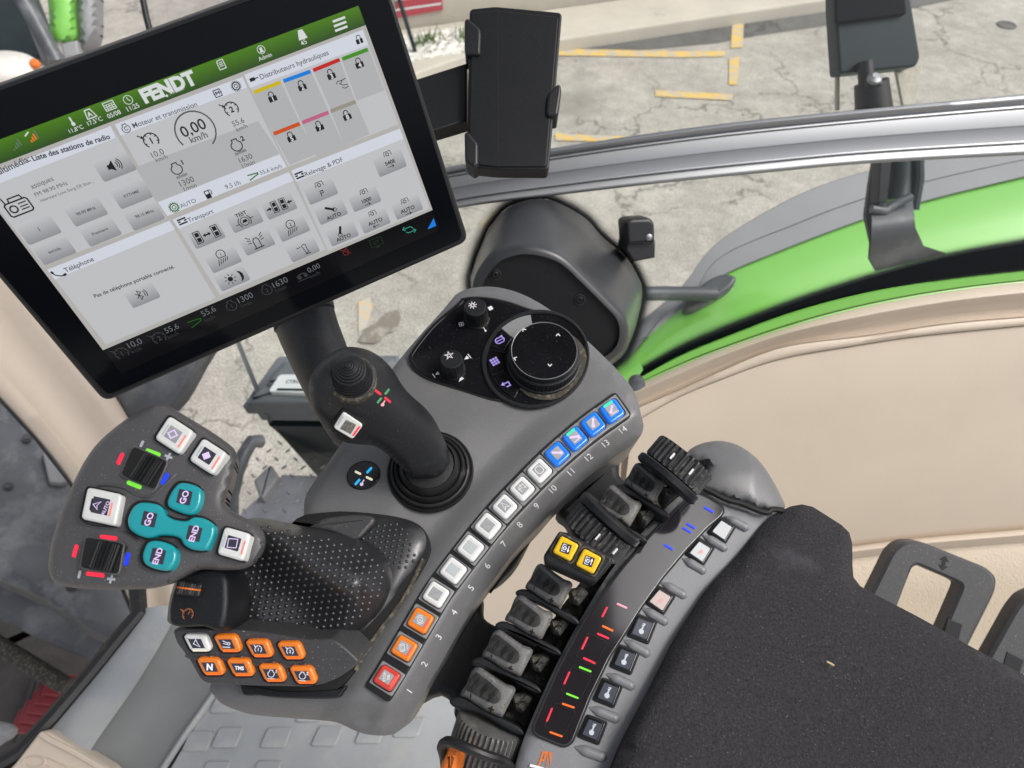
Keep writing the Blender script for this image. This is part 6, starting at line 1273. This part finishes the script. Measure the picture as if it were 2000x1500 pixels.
AX = (-.62, -.72, .12); AX2 = (.80, .58, -.10)
AXW = (Vector((1, 0, 0)) * -.30 + camdir(0, .95, 0)).normalized()
W_A = camdir(-.64, -.74, .02)
ribwheel(1326, 908, .0215, .0082, .470, W_A, 'black ribbed thumb wheel at the front end beside the grey cap')
ribwheel(1168, 1040, .0215, .0082, .462, camdir(.64, .74, .02), 'black ribbed thumb wheel beside the yellow keys')
wc = ribwheel(942, 1470, .0215, .020, .440, camdir(-.30, -.95, .02), 'dusty ribbed thumb wheel at the bottom edge under the black cable loop', False, 40, True)
# yellow key block
YF = Frame(1128, 1086, .425, (-.05, -.36, .93))
yk = thing('yellow_key_block', 'black block with two yellow square keys between the fingertip levers', 'key block', YF.at(1128, 1110, -.03))
g = MB(); prism(g, YF, roundp([(1061, 1086), (1092, 1037), (1110, 1040), (1198, 1088), (1196, 1100), (1164, 1139), (1150, 1138), (1064, 1100)], 5), -.030, 0, .002); g.build('block', M['black'], yk)
for x, y, arr in ((1105, 1071, -1), (1150, 1096, 1)):
    g = MB(); ringp(g, YF, rr(x, y, 26, 24, -28, 8), rr(x, y, 22, 20, -28, 7), -.001, .0012, .0005); g.build('key_bezel', M['dust'], yk)
    g = MB(); prism(g, YF, rr(x, y, 20, 18.5, -28, 6, 4), -.001, .0042, .0012, seg=4); kk = g.build('yellow_key', M['keyy'], yk, smooth=50)
    g = MB(); prism(g, YF, rr(x, y, 9.5, 9.5, -20, 1, 1), .004, .0045, 0); g.build('display', M['oled'], kk, smooth=0)
    g = MB(); icon(g, YF, x, y, .0046, 7.5, [('L', [(.1, .9), (-.9, .9), (-.9, -.9), (.1, -.9)], .14), ('A', -.25, 0, .35, 0, 360, .18)] + [('L', [(-.25 + .4 * math.cos(R(q)), .4 * math.sin(R(q))), (-.25 + .58 * math.cos(R(q)), .58 * math.sin(R(q)))], .15) for q in range(0, 360, 60)] + [('L', [(.7, -.8), (.7, .8)], .18), ('P', [(.35, .2 * arr), (1.05, .2 * arr), (.7, .95 * arr)])], 0, -18); g.build('symbol', M['ink'], kk, smooth=0)
# cable loop and orange handle
g = MB(); tube(g, [at(x, y, d) for x, y, d in smooth([(1015, 1520, .44), (985, 1488, .405), (950, 1476, .395), (905, 1458, .395), (876, 1448, .40), (863, 1458, .405), (868, 1480, .41), (872, 1520, .42)], 4, False)], .0029, 10)
tag(g.build('cable_loop', M['rubber']), 'thick black cable looped over the dusty ribbed wheel', 'cable')
OF = Frame(875, 1490, .402, (-.2, -.5, .84))
g = MB(); prism(g, OF, roundp([(872, 1466), (893, 1472), (884, 1540), (850, 1540), (858, 1498)], 4), -.02, .0, .003, base=True)
tag(g.build('orange_handle', M['orange'], root=True), 'orange plastic handle at the bottom edge beside the cable loop', 'handle')
g = MB(); tube(g, [at(900, 1386, .60), at(908, 1392, .59), at(918, 1398, .58), at(926, 1404, .60)], [.006, .009, .007, .004], 10)
tag(g.build('cable_gland', M['black']), 'small black cable gland in front of the beige trim below the swivel arm', 'cable gland')
